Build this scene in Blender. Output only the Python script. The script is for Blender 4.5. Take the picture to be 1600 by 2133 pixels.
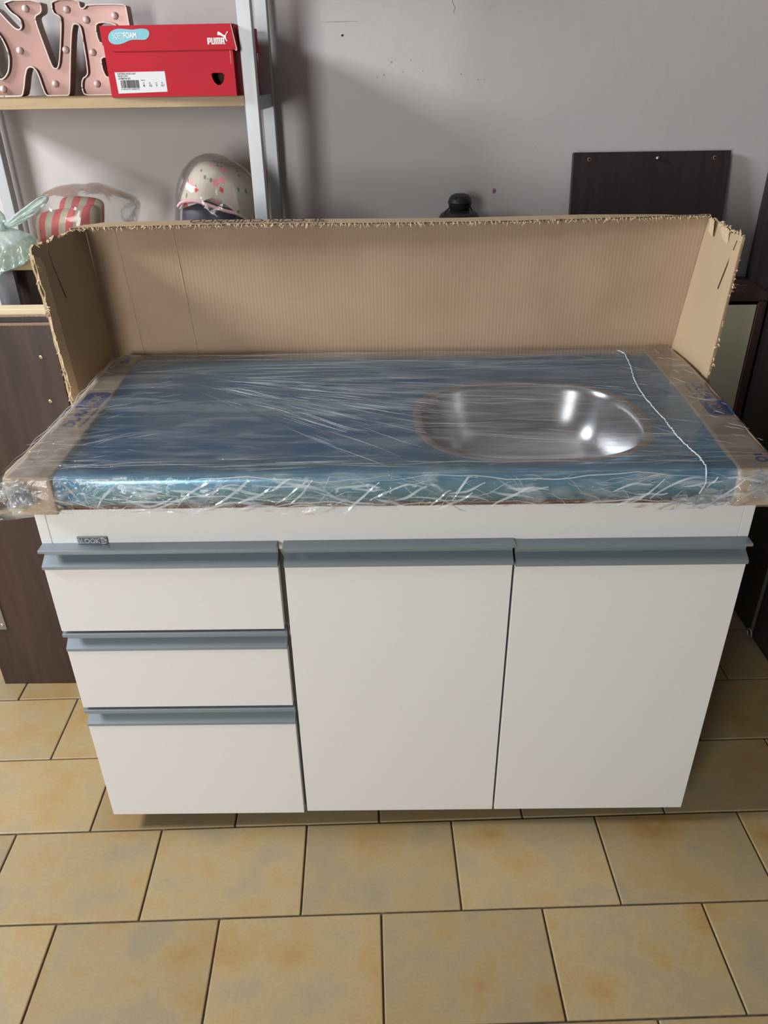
import bpy, bmesh, math, random
import numpy as np
from mathutils import Vector, Matrix

random.seed(7)
rng = np.random.default_rng(7)
S = bpy.context.scene
COL = S.collection
for o in list(bpy.data.objects):
    bpy.data.objects.remove(o, do_unlink=True)

# ------------------------------------------------------------------ camera, world, lights, exposure
CAM = (0.591, -1.084, 1.4053)
PITCH, YAW, ROLL, FPX = 0.5226, -0.0070, -0.0158, 1593.0
cd = bpy.data.cameras.new('camera')
cam = bpy.data.objects.new('camera', cd); COL.objects.link(cam)
fw = Vector((math.sin(YAW)*math.cos(PITCH), math.cos(YAW)*math.cos(PITCH), -math.sin(PITCH)))
rt = Vector((math.cos(YAW), -math.sin(YAW), 0)); up = rt.cross(fw)
r2 = rt*math.cos(ROLL) + up*math.sin(ROLL); u2 = -rt*math.sin(ROLL) + up*math.cos(ROLL)
M = Matrix((r2, u2, -fw)).transposed().to_4x4(); M.translation = Vector(CAM)
cam.matrix_world = M
cd.sensor_fit = 'VERTICAL'; cd.sensor_height = 36.0; cd.lens = FPX/2133*36.0
cd.clip_start = 0.02
S.camera = cam

w = bpy.data.worlds.new('world'); S.world = w; w.use_nodes = True
w.node_tree.nodes['Background'].inputs[0].default_value = (0.75, 0.85, 1.0, 1)
w.node_tree.nodes['Background'].inputs[1].default_value = 0.3

def area(name, loc, target, sx, sy, power, col=(1, 1, 1)):
    l = bpy.data.lights.new(name, 'AREA'); l.shape = 'RECTANGLE'; l.size = sx; l.size_y = sy
    l.energy = power; l.color = col
    o = bpy.data.objects.new(name, l); COL.objects.link(o); o.location = loc
    o.rotation_euler = (Vector(target)-Vector(loc)).to_track_quat('-Z', 'Y').to_euler()
    return o
# daylight through the small high window in the left wall, and through the open street door behind the viewer
area('side_window_daylight', (-2.12, -0.20, 2.40), (0.0, -0.15, 1.3), 0.85, 0.55, 78, (0.97, 0.985, 1.0))
area('door_daylight', (-1.10, -3.2, 1.40), (0.2, 0.0, 1.0), 0.70, 1.5, 58, (1.0, 0.98, 0.95))

S.view_settings.view_transform = 'Standard'; S.view_settings.look = 'None'
S.view_settings.gamma = 1.0; S.view_settings.use_curve_mapping = False
S.view_settings.exposure = 0.45

# ------------------------------------------------------------------ helpers: materials
def nodes(name):
    m = bpy.data.materials.new(name); m.use_nodes = True
    nt = m.node_tree; return m, nt, nt.nodes['Principled BSDF']
def nn(nt, t, **kw):
    n = nt.nodes.new(t)
    for k, v in kw.items():
        if k in n.inputs: n.inputs[k].default_value = v
        else: setattr(n, k, v)
    return n
def ramp(nt, fac, stops):
    r = nt.nodes.new('ShaderNodeValToRGB'); nt.links.new(fac, r.inputs[0])
    e = r.color_ramp.elements
    while len(e) < len(stops): e.new(0.5)
    for el, (p, c) in zip(e, stops): el.position = p; el.color = (*c, 1)
    return r.outputs[0]
def coords(nt, scale=(1, 1, 1), rot=(0, 0, 0), kind='Object', extra=None):
    tc = nt.nodes.new('ShaderNodeTexCoord'); mp = nt.nodes.new('ShaderNodeMapping')
    mp.inputs['Scale'].default_value = scale; mp.inputs['Rotation'].default_value = rot
    src = tc.outputs[kind]
    if extra:
        src = extra(nt, src)
    nt.links.new(src, mp.inputs[0]); return mp.outputs[0]
def bump(nt, b, height, strength=0.2, dist=0.001):
    n = nt.nodes.new('ShaderNodeBump'); n.inputs['Strength'].default_value = strength
    n.inputs['Distance'].default_value = dist
    nt.links.new(height, n.inputs['Height']); nt.links.new(n.outputs[0], b.inputs['Normal']); return n
def plain(name, col, rough=0.5, metal=0.0, spec=0.5, noise=0.0, nscale=40.0, bumpy=0.0, bscale=300.0):
    m, nt, b = nodes(name)
    b.inputs['Base Color'].default_value = (*col, 1); b.inputs['Roughness'].default_value = rough
    b.inputs['Metallic'].default_value = metal; b.inputs['Specular IOR Level'].default_value = spec
    if noise > 0:
        n = nn(nt, 'ShaderNodeTexNoise', Scale=nscale, Detail=4.0); nt.links.new(coords(nt), n.inputs['Vector'])
        lo = tuple(max(0, c*(1-noise)) for c in col); hi = tuple(min(1, c*(1+noise)) for c in col)
        nt.links.new(ramp(nt, n.outputs['Fac'], [(0.3, lo), (0.7, hi)]), b.inputs['Base Color'])
    if bumpy > 0:
        n = nn(nt, 'ShaderNodeTexNoise', Scale=bscale, Detail=3.0); nt.links.new(coords(nt), n.inputs['Vector'])
        bump(nt, b, n.outputs['Fac'], bumpy, 0.001)
    return m
def wood(name, dark, light, axis_scale, rough=0.45, bands=6.0):
    m, nt, b = nodes(name)
    n = nn(nt, 'ShaderNodeTexNoise', Scale=bands, Detail=8.0, Roughness=0.65)
    nt.links.new(coords(nt, axis_scale), n.inputs['Vector'])
    nt.links.new(ramp(nt, n.outputs['Fac'], [(0.32, dark), (0.68, light)]), b.inputs['Base Color'])
    b.inputs['Roughness'].default_value = rough
    bump(nt, b, n.outputs['Fac'], 0.08, 0.001)
    return m
def clear_film(name, haze=0.06, tint=(0.96, 0.98, 1.0), rough=0.08, wr=None, ior=1.45, gain=1.0, folds=None):
    m, nt, b = nodes(name); nt.nodes.remove(b)
    out = nt.nodes['Material Output']
    t = nn(nt, 'ShaderNodeBsdfTransparent'); t.inputs[0].default_value = (*tint, 1)
    g = nn(nt, 'ShaderNodeBsdfGlossy', Roughness=rough); g.inputs[0].default_value = (1, 1, 1, 1)
    d = nn(nt, 'ShaderNodeBsdfTranslucent'); d.inputs[0].default_value = (0.9, 0.93, 0.95, 1)
    d2 = nn(nt, 'ShaderNodeBsdfDiffuse'); d2.inputs[0].default_value = (0.9, 0.93, 0.95, 1)
    md = nn(nt, 'ShaderNodeMixShader'); md.inputs[0].default_value = 0.6
    nt.links.new(d.outputs[0], md.inputs[1]); nt.links.new(d2.outputs[0], md.inputs[2])
    m1 = nn(nt, 'ShaderNodeMixShader'); m1.inputs[0].default_value = haze
    nt.links.new(t.outputs[0], m1.inputs[1]); nt.links.new(md.outputs[0], m1.inputs[2])
    if folds:        # milky haze for pale folds; also stands in for sheen reflected in the wrap
        fn = nn(nt, 'ShaderNodeTexNoise', Scale=folds[0], Detail=6.0, Roughness=0.62, Distortion=1.4)
        nt.links.new(coords(nt, folds[1]), fn.inputs['Vector'])
        mr = nn(nt, 'ShaderNodeMapRange'); mr.inputs[1].default_value = 0.48; mr.inputs[2].default_value = 0.72
        mr.inputs[3].default_value = folds[2]; mr.inputs[4].default_value = folds[3]
        nt.links.new(fn.outputs['Fac'], mr.inputs[0]); nt.links.new(mr.outputs[0], m1.inputs[0])
    f = nn(nt, 'ShaderNodeFresnel', IOR=ior)
    mu = nn(nt, 'ShaderNodeMath', operation='MULTIPLY'); mu.inputs[1].default_value = gain
    mu.use_clamp = True
    nt.links.new(f.outputs[0], mu.inputs[0])
    m2 = nn(nt, 'ShaderNodeMixShader'); nt.links.new(mu.outputs[0], m2.inputs[0])
    nt.links.new(m1.outputs[0], m2.inputs[1]); nt.links.new(g.outputs[0], m2.inputs[2])
    if wr:
        n = nn(nt, 'ShaderNodeTexNoise', Scale=wr[0], Detail=5.0, Distortion=wr[3] if len(wr) > 3 else 0.6)
        nt.links.new(coords(nt, wr[1]), n.inputs['Vector'])
        bp = nn(nt, 'ShaderNodeBump', Strength=wr[2], Distance=0.004)
        nt.links.new(n.outputs['Fac'], bp.inputs['Height'])
        nt.links.new(bp.outputs[0], g.inputs['Normal']); nt.links.new(bp.outputs[0], f.inputs['Normal'])
    nt.links.new(m2.outputs[0], out.inputs[0])
    return m

MAT = {}
def build_materials():
    # glazed floor tile: buff with grey and ochre clouds, every tile a little different
    m, nt, b = nodes('glazed_tile')
    oi = nn(nt, 'ShaderNodeObjectInfo')
    def shift(nt, src):
        a = nn(nt, 'ShaderNodeVectorMath', operation='ADD'); sc = nn(nt, 'ShaderNodeMath', operation='MULTIPLY')
        sc.inputs[1].default_value = 37.0; nt.links.new(oi.outputs['Random'], sc.inputs[0])
        nt.links.new(src, a.inputs[0]); nt.links.new(sc.outputs[0], a.inputs[1]); return a.outputs[0]
    v = coords(nt, extra=shift)
    n1 = nn(nt, 'ShaderNodeTexNoise', Scale=9.0, Detail=3.0, Roughness=0.55); nt.links.new(v, n1.inputs['Vector'])
    n2 = nn(nt, 'ShaderNodeTexNoise', Scale=220.0, Detail=2.0); nt.links.new(v, n2.inputs['Vector'])
    c1 = ramp(nt, n1.outputs['Fac'], [(0.28, (0.30, 0.245, 0.160)), (0.50, (0.365, 0.275, 0.145)), (0.64, (0.365, 0.245, 0.105)), (0.78, (0.32, 0.190, 0.070))])
    c2 = ramp(nt, n2.outputs['Fac'], [(0.35, (0.86, 0.86, 0.86)), (0.6, (1, 1, 1))])
    mx = nn(nt, 'ShaderNodeMix', data_type='RGBA', blend_type='MULTIPLY'); mx.inputs[0].default_value = 0.5
    nt.links.new(c1, mx.inputs[6]); nt.links.new(c2, mx.inputs[7])
    hs = nn(nt, 'ShaderNodeHueSaturation')
    mr = nn(nt, 'ShaderNodeMapRange'); mr.inputs[3].default_value = 0.88; mr.inputs[4].default_value = 1.1
    nt.links.new(oi.outputs['Random'], mr.inputs[0]); nt.links.new(mr.outputs[0], hs.inputs['Value'])
    nt.links.new(mx.outputs[2], hs.inputs['Color']); nt.links.new(hs.outputs[0], b.inputs['Base Color'])
    b.inputs['Roughness'].default_value = 0.34
    n3 = nn(nt, 'ShaderNodeTexNoise', Scale=60.0, Detail=2.0); nt.links.new(v, n3.inputs['Vector'])
    bump(nt, b, n3.outputs['Fac'], 0.12, 0.001)
    MAT['tile'] = m
    MAT['grout'] = plain('dark_grout', (0.085, 0.06, 0.045), 0.9, noise=0.4, nscale=60)
    # painted plaster wall
    m, nt, b = nodes('painted_plaster')
    n1 = nn(nt, 'ShaderNodeTexNoise', Scale=1.3, Detail=3.0); nt.links.new(coords(nt), n1.inputs['Vector'])
    nt.links.new(ramp(nt, n1.outputs['Fac'], [(0.3, (0.50, 0.472, 0.472)), (0.7, (0.555, 0.53, 0.53))]), b.inputs['Base Color'])
    n2 = nn(nt, 'ShaderNodeTexNoise', Scale=22.0, Detail=6.0, Roughness=0.6); nt.links.new(coords(nt), n2.inputs['Vector'])
    bump(nt, b, n2.outputs['Fac'], 0.22, 0.004); b.inputs['Roughness'].default_value = 0.62
    MAT['wall'] = m
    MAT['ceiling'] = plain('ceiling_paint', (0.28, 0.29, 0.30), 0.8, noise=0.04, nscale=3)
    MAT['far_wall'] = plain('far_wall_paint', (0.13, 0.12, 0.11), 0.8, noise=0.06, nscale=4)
    MAT['white'] = plain('white_melamine', (0.745, 0.75, 0.75), 0.38, noise=0.012, nscale=120, bumpy=0.03, bscale=900)
    MAT['edge_band'] = plain('edge_banding', (0.74, 0.73, 0.69), 0.4)
    MAT['carcass'] = plain('carcass_grey_green', (0.19, 0.19, 0.165), 0.6)
    MAT['alu'] = plain('painted_aluminium', (0.245, 0.295, 0.335), 0.36, metal=0.35, noise=0.05, nscale=500)
    MAT['badge'] = plain('silver_badge', (0.42, 0.44, 0.47), 0.28, metal=0.85)
    MAT['badge_dark'] = plain('badge_recess', (0.13, 0.14, 0.16), 0.4, metal=0.5)
    # blue protective film on steel
    m, nt, b = nodes('blue_film_on_steel')
    n1 = nn(nt, 'ShaderNodeTexNoise', Scale=3.0, Detail=3.0); nt.links.new(coords(nt, (1, 2.5, 1)), n1.inputs['Vector'])
    nt.links.new(ramp(nt, n1.outputs['Fac'], [(0.3, (0.09, 0.27, 0.50)), (0.7, (0.17, 0.37, 0.49))]), b.inputs['Base Color'])
    b.inputs['Metallic'].default_value = 0.6; b.inputs['Roughness'].default_value = 0.27
    n2 = nn(nt, 'ShaderNodeTexNoise', Scale=30.0, Detail=4.0); nt.links.new(coords(nt, (1, 5, 1)), n2.inputs['Vector'])
    bump(nt, b, n2.outputs['Fac'], 0.10, 0.002)
    MAT['bluefilm'] = m
    m, nt, b = nodes('brushed_steel')
    b.inputs['Base Color'].default_value = (0.66, 0.66, 0.67, 1); b.inputs['Metallic'].default_value = 1.0
    b.inputs['Roughness'].default_value = 0.24
    MAT['steel'] = m
    MAT['flange'] = plain('bare_rim_steel', (0.46, 0.385, 0.355), 0.42, metal=0.75, noise=0.1, nscale=50)  # warm base tint stands in for the carton reflected in the steel
    MAT['chipboard'] = plain('chipboard', (0.12, 0.055, 0.03), 0.9, noise=0.7, nscale=260, bumpy=0.6, bscale=260)
    # cardboard with flutes showing through
    def cardboard(name, lo, hi, flute=None, strength=0.11):
        m, nt, b = nodes(name)
        n1 = nn(nt, 'ShaderNodeTexNoise', Scale=5.0, Detail=4.0); nt.links.new(coords(nt), n1.inputs['Vector'])
        nt.links.new(ramp(nt, n1.outputs['Fac'], [(0.3, lo), (0.7, hi)]), b.inputs['Base Color'])
        b.inputs['Roughness'].default_value = 0.75; b.inputs['Specular IOR Level'].default_value = 0.25
        n3 = nn(nt, 'ShaderNodeTexNoise', Scale=140.0, Detail=3.0); nt.links.new(coords(nt), n3.inputs['Vector'])
        if flute:
            wv = nn(nt, 'ShaderNodeTexWave', Scale=flute, Distortion=0.6, Detail=2.0, wave_type='BANDS', bands_direction='X')
            wv.inputs['Detail Scale'].default_value = 1.0
            nt.links.new(coords(nt), wv.inputs['Vector'])
            ad = nn(nt, 'ShaderNodeMath', operation='ADD'); nt.links.new(wv.outputs['Fac'], ad.inputs[0]); nt.links.new(n3.outputs['Fac'], ad.inputs[1])
            bump(nt, b, ad.outputs[0], strength, 0.0015)
        else:
            bump(nt, b, n3.outputs['Fac'], 0.1, 0.0008)
        return m
    MAT['card'] = cardboard('corrugated_card', (0.37, 0.255, 0.168), (0.43, 0.31, 0.212), 40.0)
    MAT['card_flap'] = cardboard('smooth_card', (0.40, 0.295, 0.185), (0.44, 0.33, 0.215))
    MAT['card_torn'] = plain('torn_card_edge', (0.58, 0.45, 0.29), 0.9, noise=0.25, nscale=300)
    MAT['card_cap'] = cardboard('cap_card', (0.40, 0.29, 0.20), (0.46, 0.34, 0.24))
    MAT['ink'] = plain('dark_print', (0.045, 0.03, 0.025), 0.7)
    MAT['blue_ink'] = plain('blue_print', (0.035, 0.055, 0.20), 0.6, noise=0.3, nscale=90)
    MAT['wrap'] = clear_film('clear_wrap', haze=0.05, rough=0.09, wr=(9.0, (1.0, 6.0, 2.0), 0.16), gain=0.8, folds=(5.0, (0.8, 4.5, 1.0), 0.05, 0.26))  # milky patches paint in the grey sheen of the wall on the film
    MAT['crinkle'] = clear_film('crinkled_wrap', haze=0.10, rough=0.04, wr=(30.0, (1, 1, 1), 0.75, 1.2), gain=0.5, folds=(15.0, (0.45, 1.0, 2.0), 0.06, 0.46))
    MAT['strand'] = clear_film('wrinkle_highlight', haze=0.40, rough=0.10, gain=0.35)  # whitish strand colour stands in for highlights on the wrinkles
    MAT['seam'] = plain('twisted_wrap_seam', (0.50, 0.56, 0.61), 0.3)
    MAT['bag'] = clear_film('clear_bag', haze=0.035, rough=0.05, wr=(16.0, (1, 1, 1), 0.7, 1.0), gain=0.65, tint=(0.97, 0.96, 0.95))
    MAT['green_bag'] = clear_film('pale_green_bag', haze=0.50, tint=(0.84, 0.94, 0.91), rough=0.2, wr=(40.0, (1, 1, 1), 0.8, 1.0))
    for n in MAT['green_bag'].node_tree.nodes:
        if n.type in ('BSDF_DIFFUSE', 'BSDF_TRANSLUCENT'): n.inputs[0].default_value = (0.74, 0.86, 0.82, 1)
    MAT['post'] = plain('silver_painted_steel', (0.46, 0.48, 0.51), 0.35, metal=0.2)
    MAT['oak'] = wood('oak_melamine', (0.34, 0.235, 0.12), (0.46, 0.33, 0.185), (1.5, 14, 14), 0.5)
    MAT['walnut'] = wood('dark_walnut', (0.030, 0.017, 0.014), (0.066, 0.036, 0.028), (9, 9, 0.8), 0.42, 4.0)
    MAT['wenge'] = wood('wenge_board', (0.016, 0.011, 0.011), (0.030, 0.020, 0.019), (12, 12, 1.0), 0.45, 4.0)
    MAT['raw_edge'] = plain('raw_board_edge', (0.25, 0.17, 0.11), 0.9, noise=0.4, nscale=250)
    MAT['cream'] = plain('cream_board', (0.66, 0.56, 0.38), 0.5, noise=0.03)
    MAT['olive_cream'] = plain('cream_door', (0.46, 0.44, 0.32), 0.4, noise=0.02)
    MAT['black'] = plain('black_paint', (0.012, 0.012, 0.014), 0.4, noise=0.3, nscale=30)
    MAT['grey_metal'] = plain('dull_grey_metal', (0.30, 0.29, 0.27), 0.45, metal=0.6)
    MAT['brass'] = plain('brass_screw', (0.50, 0.42, 0.24), 0.35, metal=0.8)
    MAT['steel_screw'] = plain('bright_screw', (0.7, 0.7, 0.72), 0.2, metal=1.0)
    MAT['pale_board'] = plain('pale_blue_grey_board', (0.33, 0.35, 0.42), 0.5, noise=0.04)
    MAT['red'] = plain('red_box_card', (0.43, 0.004, 0.018), 0.55, spec=0.22, noise=0.05, nscale=15)
    MAT['red_in'] = plain('box_inside', (0.05, 0.02, 0.018), 0.8)
    MAT['print_white'] = plain('white_print', (0.80, 0.78, 0.77), 0.5)
    MAT['print_teal'] = plain('teal_print', (0.17, 0.46, 0.54), 0.5)
    MAT['label'] = plain('paper_label', (0.62, 0.64, 0.67), 0.5)
    MAT['box_side'] = plain('kraft_edge', (0.60, 0.48, 0.40), 0.7)
    MAT['rose'] = plain('rose_enamel', (0.285, 0.160, 0.137), 0.33, metal=0.25, noise=0.12, nscale=7)
    MAT['rose_side'] = plain('rose_side', (0.24, 0.16, 0.135), 0.5)
    MAT['ivory'] = plain('ivory_rim', (0.78, 0.70, 0.65), 0.4)
    m, nt, b = nodes('frosted_bulb'); b.inputs['Base Color'].default_value = (0.82, 0.74, 0.72, 1); b.inputs['Roughness'].default_value = 0.18
    b.inputs['Transmission Weight'].default_value = 0.15; MAT['bulb'] = m
    # floral cotton
    m, nt, b = nodes('floral_cotton')
    v = coords(nt)
    base = (0.47, 0.43, 0.37)
    vo = nn(nt, 'ShaderNodeTexVoronoi', Scale=34.0, Randomness=0.9)
    dn = nn(nt, 'ShaderNodeTexNoise', Scale=160.0, Detail=2.0); nt.links.new(v, dn.inputs['Vector'])
    dm = nn(nt, 'ShaderNodeVectorMath', operation='SCALE'); dm.inputs[3].default_value = 0.012; nt.links.new(dn.outputs['Color'], dm.inputs[0])
    da = nn(nt, 'ShaderNodeVectorMath', operation='ADD'); nt.links.new(v, da.inputs[0]); nt.links.new(dm.outputs[0], da.inputs[1])
    nt.links.new(da.outputs[0], vo.inputs['Vector'])
    rnd = nn(nt, 'ShaderNodeSeparateColor'); nt.links.new(vo.outputs['Color'], rnd.inputs[0])
    fl = ramp(nt, rnd.outputs[0], [(0.0, (0.72, 0.22, 0.26)), (0.45, (0.75, 0.38, 0.40)), (0.75, (0.55, 0.04, 0.06))])
    g1 = nn(nt, 'ShaderNodeMath', operation='LESS_THAN'); g1.inputs[1].default_value = 0.30; nt.links.new(vo.outputs['Distance'], g1.inputs[0])
    g2 = nn(nt, 'ShaderNodeMath', operation='GREATER_THAN'); g2.inputs[1].default_value = 0.40; nt.links.new(rnd.outputs[1], g2.inputs[0])
    gm = nn(nt, 'ShaderNodeMath', operation='MULTIPLY'); nt.links.new(g1.outputs[0], gm.inputs[0]); nt.links.new(g2.outputs[0], gm.inputs[1])
    v2 = nn(nt, 'ShaderNodeTexVoronoi', Scale=75.0, Randomness=1.0); nt.links.new(coords(nt, (1, 1, 0.45), (0, 0.6, 0)), v2.inputs['Vector'])
    r2_ = nn(nt, 'ShaderNodeSeparateColor'); nt.links.new(v2.outputs['Color'], r2_.inputs[0])
    l1 = nn(nt, 'ShaderNodeMath', operation='LESS_THAN'); l1.inputs[1].default_value = 0.25; nt.links.new(v2.outputs['Distance'], l1.inputs[0])
    l2 = nn(nt, 'ShaderNodeMath', operation='GREATER_THAN'); l2.inputs[1].default_value = 0.55; nt.links.new(r2_.outputs[1], l2.inputs[0])
    lm = nn(nt, 'ShaderNodeMath', operation='MULTIPLY'); nt.links.new(l1.outputs[0], lm.inputs[0]); nt.links.new(l2.outputs[0], lm.inputs[1])
    a1 = nn(nt, 'ShaderNodeMix', data_type='RGBA'); a1.inputs[6].default_value = (*base, 1); a1.inputs[7].default_value = (0.12, 0.20, 0.13, 1)
    nt.links.new(lm.outputs[0], a1.inputs[0])
    a2 = nn(nt, 'ShaderNodeMix', data_type='RGBA'); nt.links.new(gm.outputs[0], a2.inputs[0]); nt.links.new(a1.outputs[2], a2.inputs[6]); nt.links.new(fl, a2.inputs[7])
    nt.links.new(a2.outputs[2], b.inputs['Base Color']); b.inputs['Roughness'].default_value = 0.8
    MAT['floral'] = m
    MAT['pink_trim'] = plain('pink_trim', (0.70, 0.42, 0.46), 0.7, bumpy=0.3, bscale=500)
    MAT['navy'] = plain('navy_cloth', (0.018, 0.022, 0.055), 0.5, noise=0.3, nscale=30)
    m, nt, b = nodes('red_striped_cotton')
    wv = nn(nt, 'ShaderNodeTexWave', Scale=9.0, Distortion=0.0, wave_type='BANDS', bands_direction='X')
    nt.links.new(coords(nt, rot=(0, -0.2, 0)), wv.inputs['Vector'])
    st = nt.nodes.new('ShaderNodeValToRGB'); st.color_ramp.interpolation = 'CONSTANT'
    st.color_ramp.elements[0].color = (0.47, 0.42, 0.33, 1); st.color_ramp.elements[1].position = 0.47; st.color_ramp.elements[1].color = (0.56, 0.12, 0.12, 1)
    nt.links.new(wv.outputs['Fac'], st.inputs[0]); nt.links.new(st.outputs[0], b.inputs['Base Color']); b.inputs['Roughness'].default_value = 0.85
    MAT['stripes'] = m
    MAT['lantern'] = plain('matt_black_iron', (0.020, 0.018, 0.018), 0.42, metal=0.3, noise=0.3, nscale=60)
    MAT['hole'] = plain('hole_shade', (0.003, 0.003, 0.003), 0.9)  # near-black decal colour, painted for the shade inside holes and cutouts
    MAT['stain'] = plain('purple_smudge', (0.26, 0.12, 0.17), 0.8)
    MAT['crack'] = plain('hairline_crack', (0.33, 0.30, 0.28), 0.9)
    MAT['glass'] = plain('window_glass_frame', (0.7, 0.7, 0.68), 0.5)
build_materials()

# ------------------------------------------------------------------ helpers: objects and meshes
def link(name, me, mat=None, parent=None, loc=(0, 0, 0), rot=(0, 0, 0)):
    o = bpy.data.objects.new(name, me); COL.objects.link(o)
    if mat is not None and me is not None and not me.materials: me.materials.append(MAT[mat] if isinstance(mat, str) else mat)
    o.location = loc; o.rotation_euler = rot
    if parent is not None: adopt(o, parent)
    return o
def wm(o):
    return (wm(o.parent) @ o.matrix_parent_inverse @ o.matrix_basis) if o.parent else o.matrix_basis.copy()
def adopt(o, parent):          # parent without moving the child
    o.parent = parent; o.matrix_parent_inverse = wm(parent).inverted()
def tag(o, label, cat, group=None):
    o['label'] = label; o['category'] = cat
    if group: o['group'] = group
    return o
def thing(name, label, cat, loc=(0, 0, 0), rot=(0, 0, 0), group=None):
    o = bpy.data.objects.new(name, None); COL.objects.link(o); o.location = loc; o.rotation_euler = rot
    o.empty_display_size = 0.05
    return tag(o, label, cat, group)
def struct(o): o['kind'] = 'structure'; return o
def mesh(name, verts, faces, smooth=False):
    me = bpy.data.meshes.new(name); me.from_pydata([tuple(map(float, v)) for v in verts], [], faces); me.validate()
    if smooth: me.polygons.foreach_set('use_smooth', [True]*len(me.polygons))
    me.update(); return me
def fix_normals(me):
    bm = bmesh.new(); bm.from_mesh(me); bmesh.ops.recalc_face_normals(bm, faces=bm.faces); bm.to_mesh(me); bm.free(); return me
def box_mesh(name, lo, hi, bevel=0.0, seg=1):
    bm = bmesh.new(); bmesh.ops.create_cube(bm, size=1.0)
    c = [(a+b)/2 for a, b in zip(lo, hi)]; s = [b-a for a, b in zip(lo, hi)]
    for v in bm.verts: v.co = Vector((c[0]+v.co.x*s[0], c[1]+v.co.y*s[1], c[2]+v.co.z*s[2]))
    if bevel > 0: bmesh.ops.bevel(bm, geom=list(bm.edges), offset=bevel, segments=seg, affect='EDGES', profile=0.5)
    me = bpy.data.meshes.new(name); bm.to_mesh(me); bm.free(); return me
def box(name, lo, hi, mat, parent=None, bevel=0.0, seg=1, rot=None, pivot=None):
    if rot is not None:
        p = Vector(pivot if pivot is not None else [(a+b)/2 for a, b in zip(lo, hi)])
        me = box_mesh(name, [a-q for a, q in zip(lo, p)], [b-q for b, q in zip(hi, p)], bevel, seg)
        return link(name, me, mat, parent, p, rot)
    return link(name, box_mesh(name, lo, hi, bevel, seg), mat, parent)
def boxes_mesh(name, lst):
    vs, fs = [], []
    for lo, hi in lst:
        b = len(vs)
        for z in (lo[2], hi[2]):
            for y in (lo[1], hi[1]):
                for x in (lo[0], hi[0]): vs.append((x, y, z))
        for f in ((0, 2, 3, 1), (4, 5, 7, 6), (0, 1, 5, 4), (2, 6, 7, 3), (0, 4, 6, 2), (1, 3, 7, 5)): fs.append([b+i for i in f])
    return mesh(name, vs, fs)
def tube_data(pts, rad, sides=6, vs=None, fs=None):
    vs = [] if vs is None else vs; fs = [] if fs is None else fs
    P = [Vector(p) for p in pts]; n = len(P)
    R = rad if hasattr(rad, '__len__') else [rad]*n
    base = len(vs); ref = Vector((0, 0, 1))
    for i in range(n):
        t = (P[min(i+1, n-1)]-P[max(i-1, 0)]).normalized()
        a = t.cross(ref)
        if a.length < 1e-3: a = t.cross(Vector((1, 0, 0)))
        a.normalize(); b = a.cross(t)
        for k in range(sides):
            an = 2*math.pi*k/sides; vs.append(tuple(P[i]+(a*math.cos(an)+b*math.sin(an))*R[i]))
    for i in range(n-1):
        for k in range(sides):
            k2 = (k+1) % sides
            fs.append([base+i*sides+k, base+i*sides+k2, base+(i+1)*sides+k2, base+(i+1)*sides+k])
    fs.append([base+k for k in range(sides)][::-1]); fs.append([base+(n-1)*sides+k for k in range(sides)])
    return vs, fs
def tube(name, pts, rad, mat, parent=None, sides=8):
    vs, fs = tube_data(pts, rad, sides); return link(name, mesh(name, vs, fs, True), mat, parent)
def lathe(name, prof, mat, parent=None, loc=(0, 0, 0), seg=32):
    vs, fs = [], []
    for r, z in prof:
        for k in range(seg):
            a = 2*math.pi*k/seg; vs.append((r*math.cos(a), r*math.sin(a), z))
    for i in range(len(prof)-1):
        for k in range(seg):
            k2 = (k+1) % seg; fs.append([i*seg+k, i*seg+k2, (i+1)*seg+k2, (i+1)*seg+k])
    fs.append([k for k in range(seg)][::-1]); fs.append([(len(prof)-1)*seg+k for k in range(seg)])
    return link(name, fix_normals(mesh(name, vs, fs, True)), mat, parent, loc)
def curve_mesh(name, loops, extrude, bevel=0.0):
    """flat filled shape (holes allowed) in local XY, thickness 2*extrude along Z"""
    cu = bpy.data.curves.new(name, 'CURVE'); cu.dimensions = '2D'; cu.fill_mode = 'BOTH'
    cu.extrude = extrude; cu.bevel_depth = bevel; cu.bevel_resolution = 1
    for lp in loops:
        sp = cu.splines.new('POLY'); sp.points.add(len(lp)-1); sp.use_cyclic_u = True
        for p, q in zip(sp.points, lp): p.co = (q[0], q[1], 0, 1)
    return curve_to_mesh(name, cu)
def curve_to_mesh(name, cu):
    o = bpy.data.objects.new('tmp', cu); COL.objects.link(o)
    dg = bpy.context.evaluated_depsgraph_get(); dg.update()
    me = bpy.data.meshes.new_from_object(o.evaluated_get(dg)); me.name = name
    bpy.data.objects.remove(o, do_unlink=True); bpy.data.curves.remove(cu); return me
def frame_matrix(origin, u, v):
    u = Vector(u).normalized(); v = Vector(v); v = (v-u*v.dot(u)).normalized(); n = u.cross(v)
    m = Matrix((u, v, n)).transposed().to_4x4(); m.translation = Vector(origin); return m
def place(o, m, parent=None):
    o.matrix_basis = m
    if parent is not None: adopt(o, parent)
    return o
def shape(name, loops, origin, u, v, thick, mat, parent=None, bevel=0.0):
    me = curve_mesh(name, loops, thick/2, bevel)
    o = link(name, me, mat); return place(o, frame_matrix(origin, u, v), parent)
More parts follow.
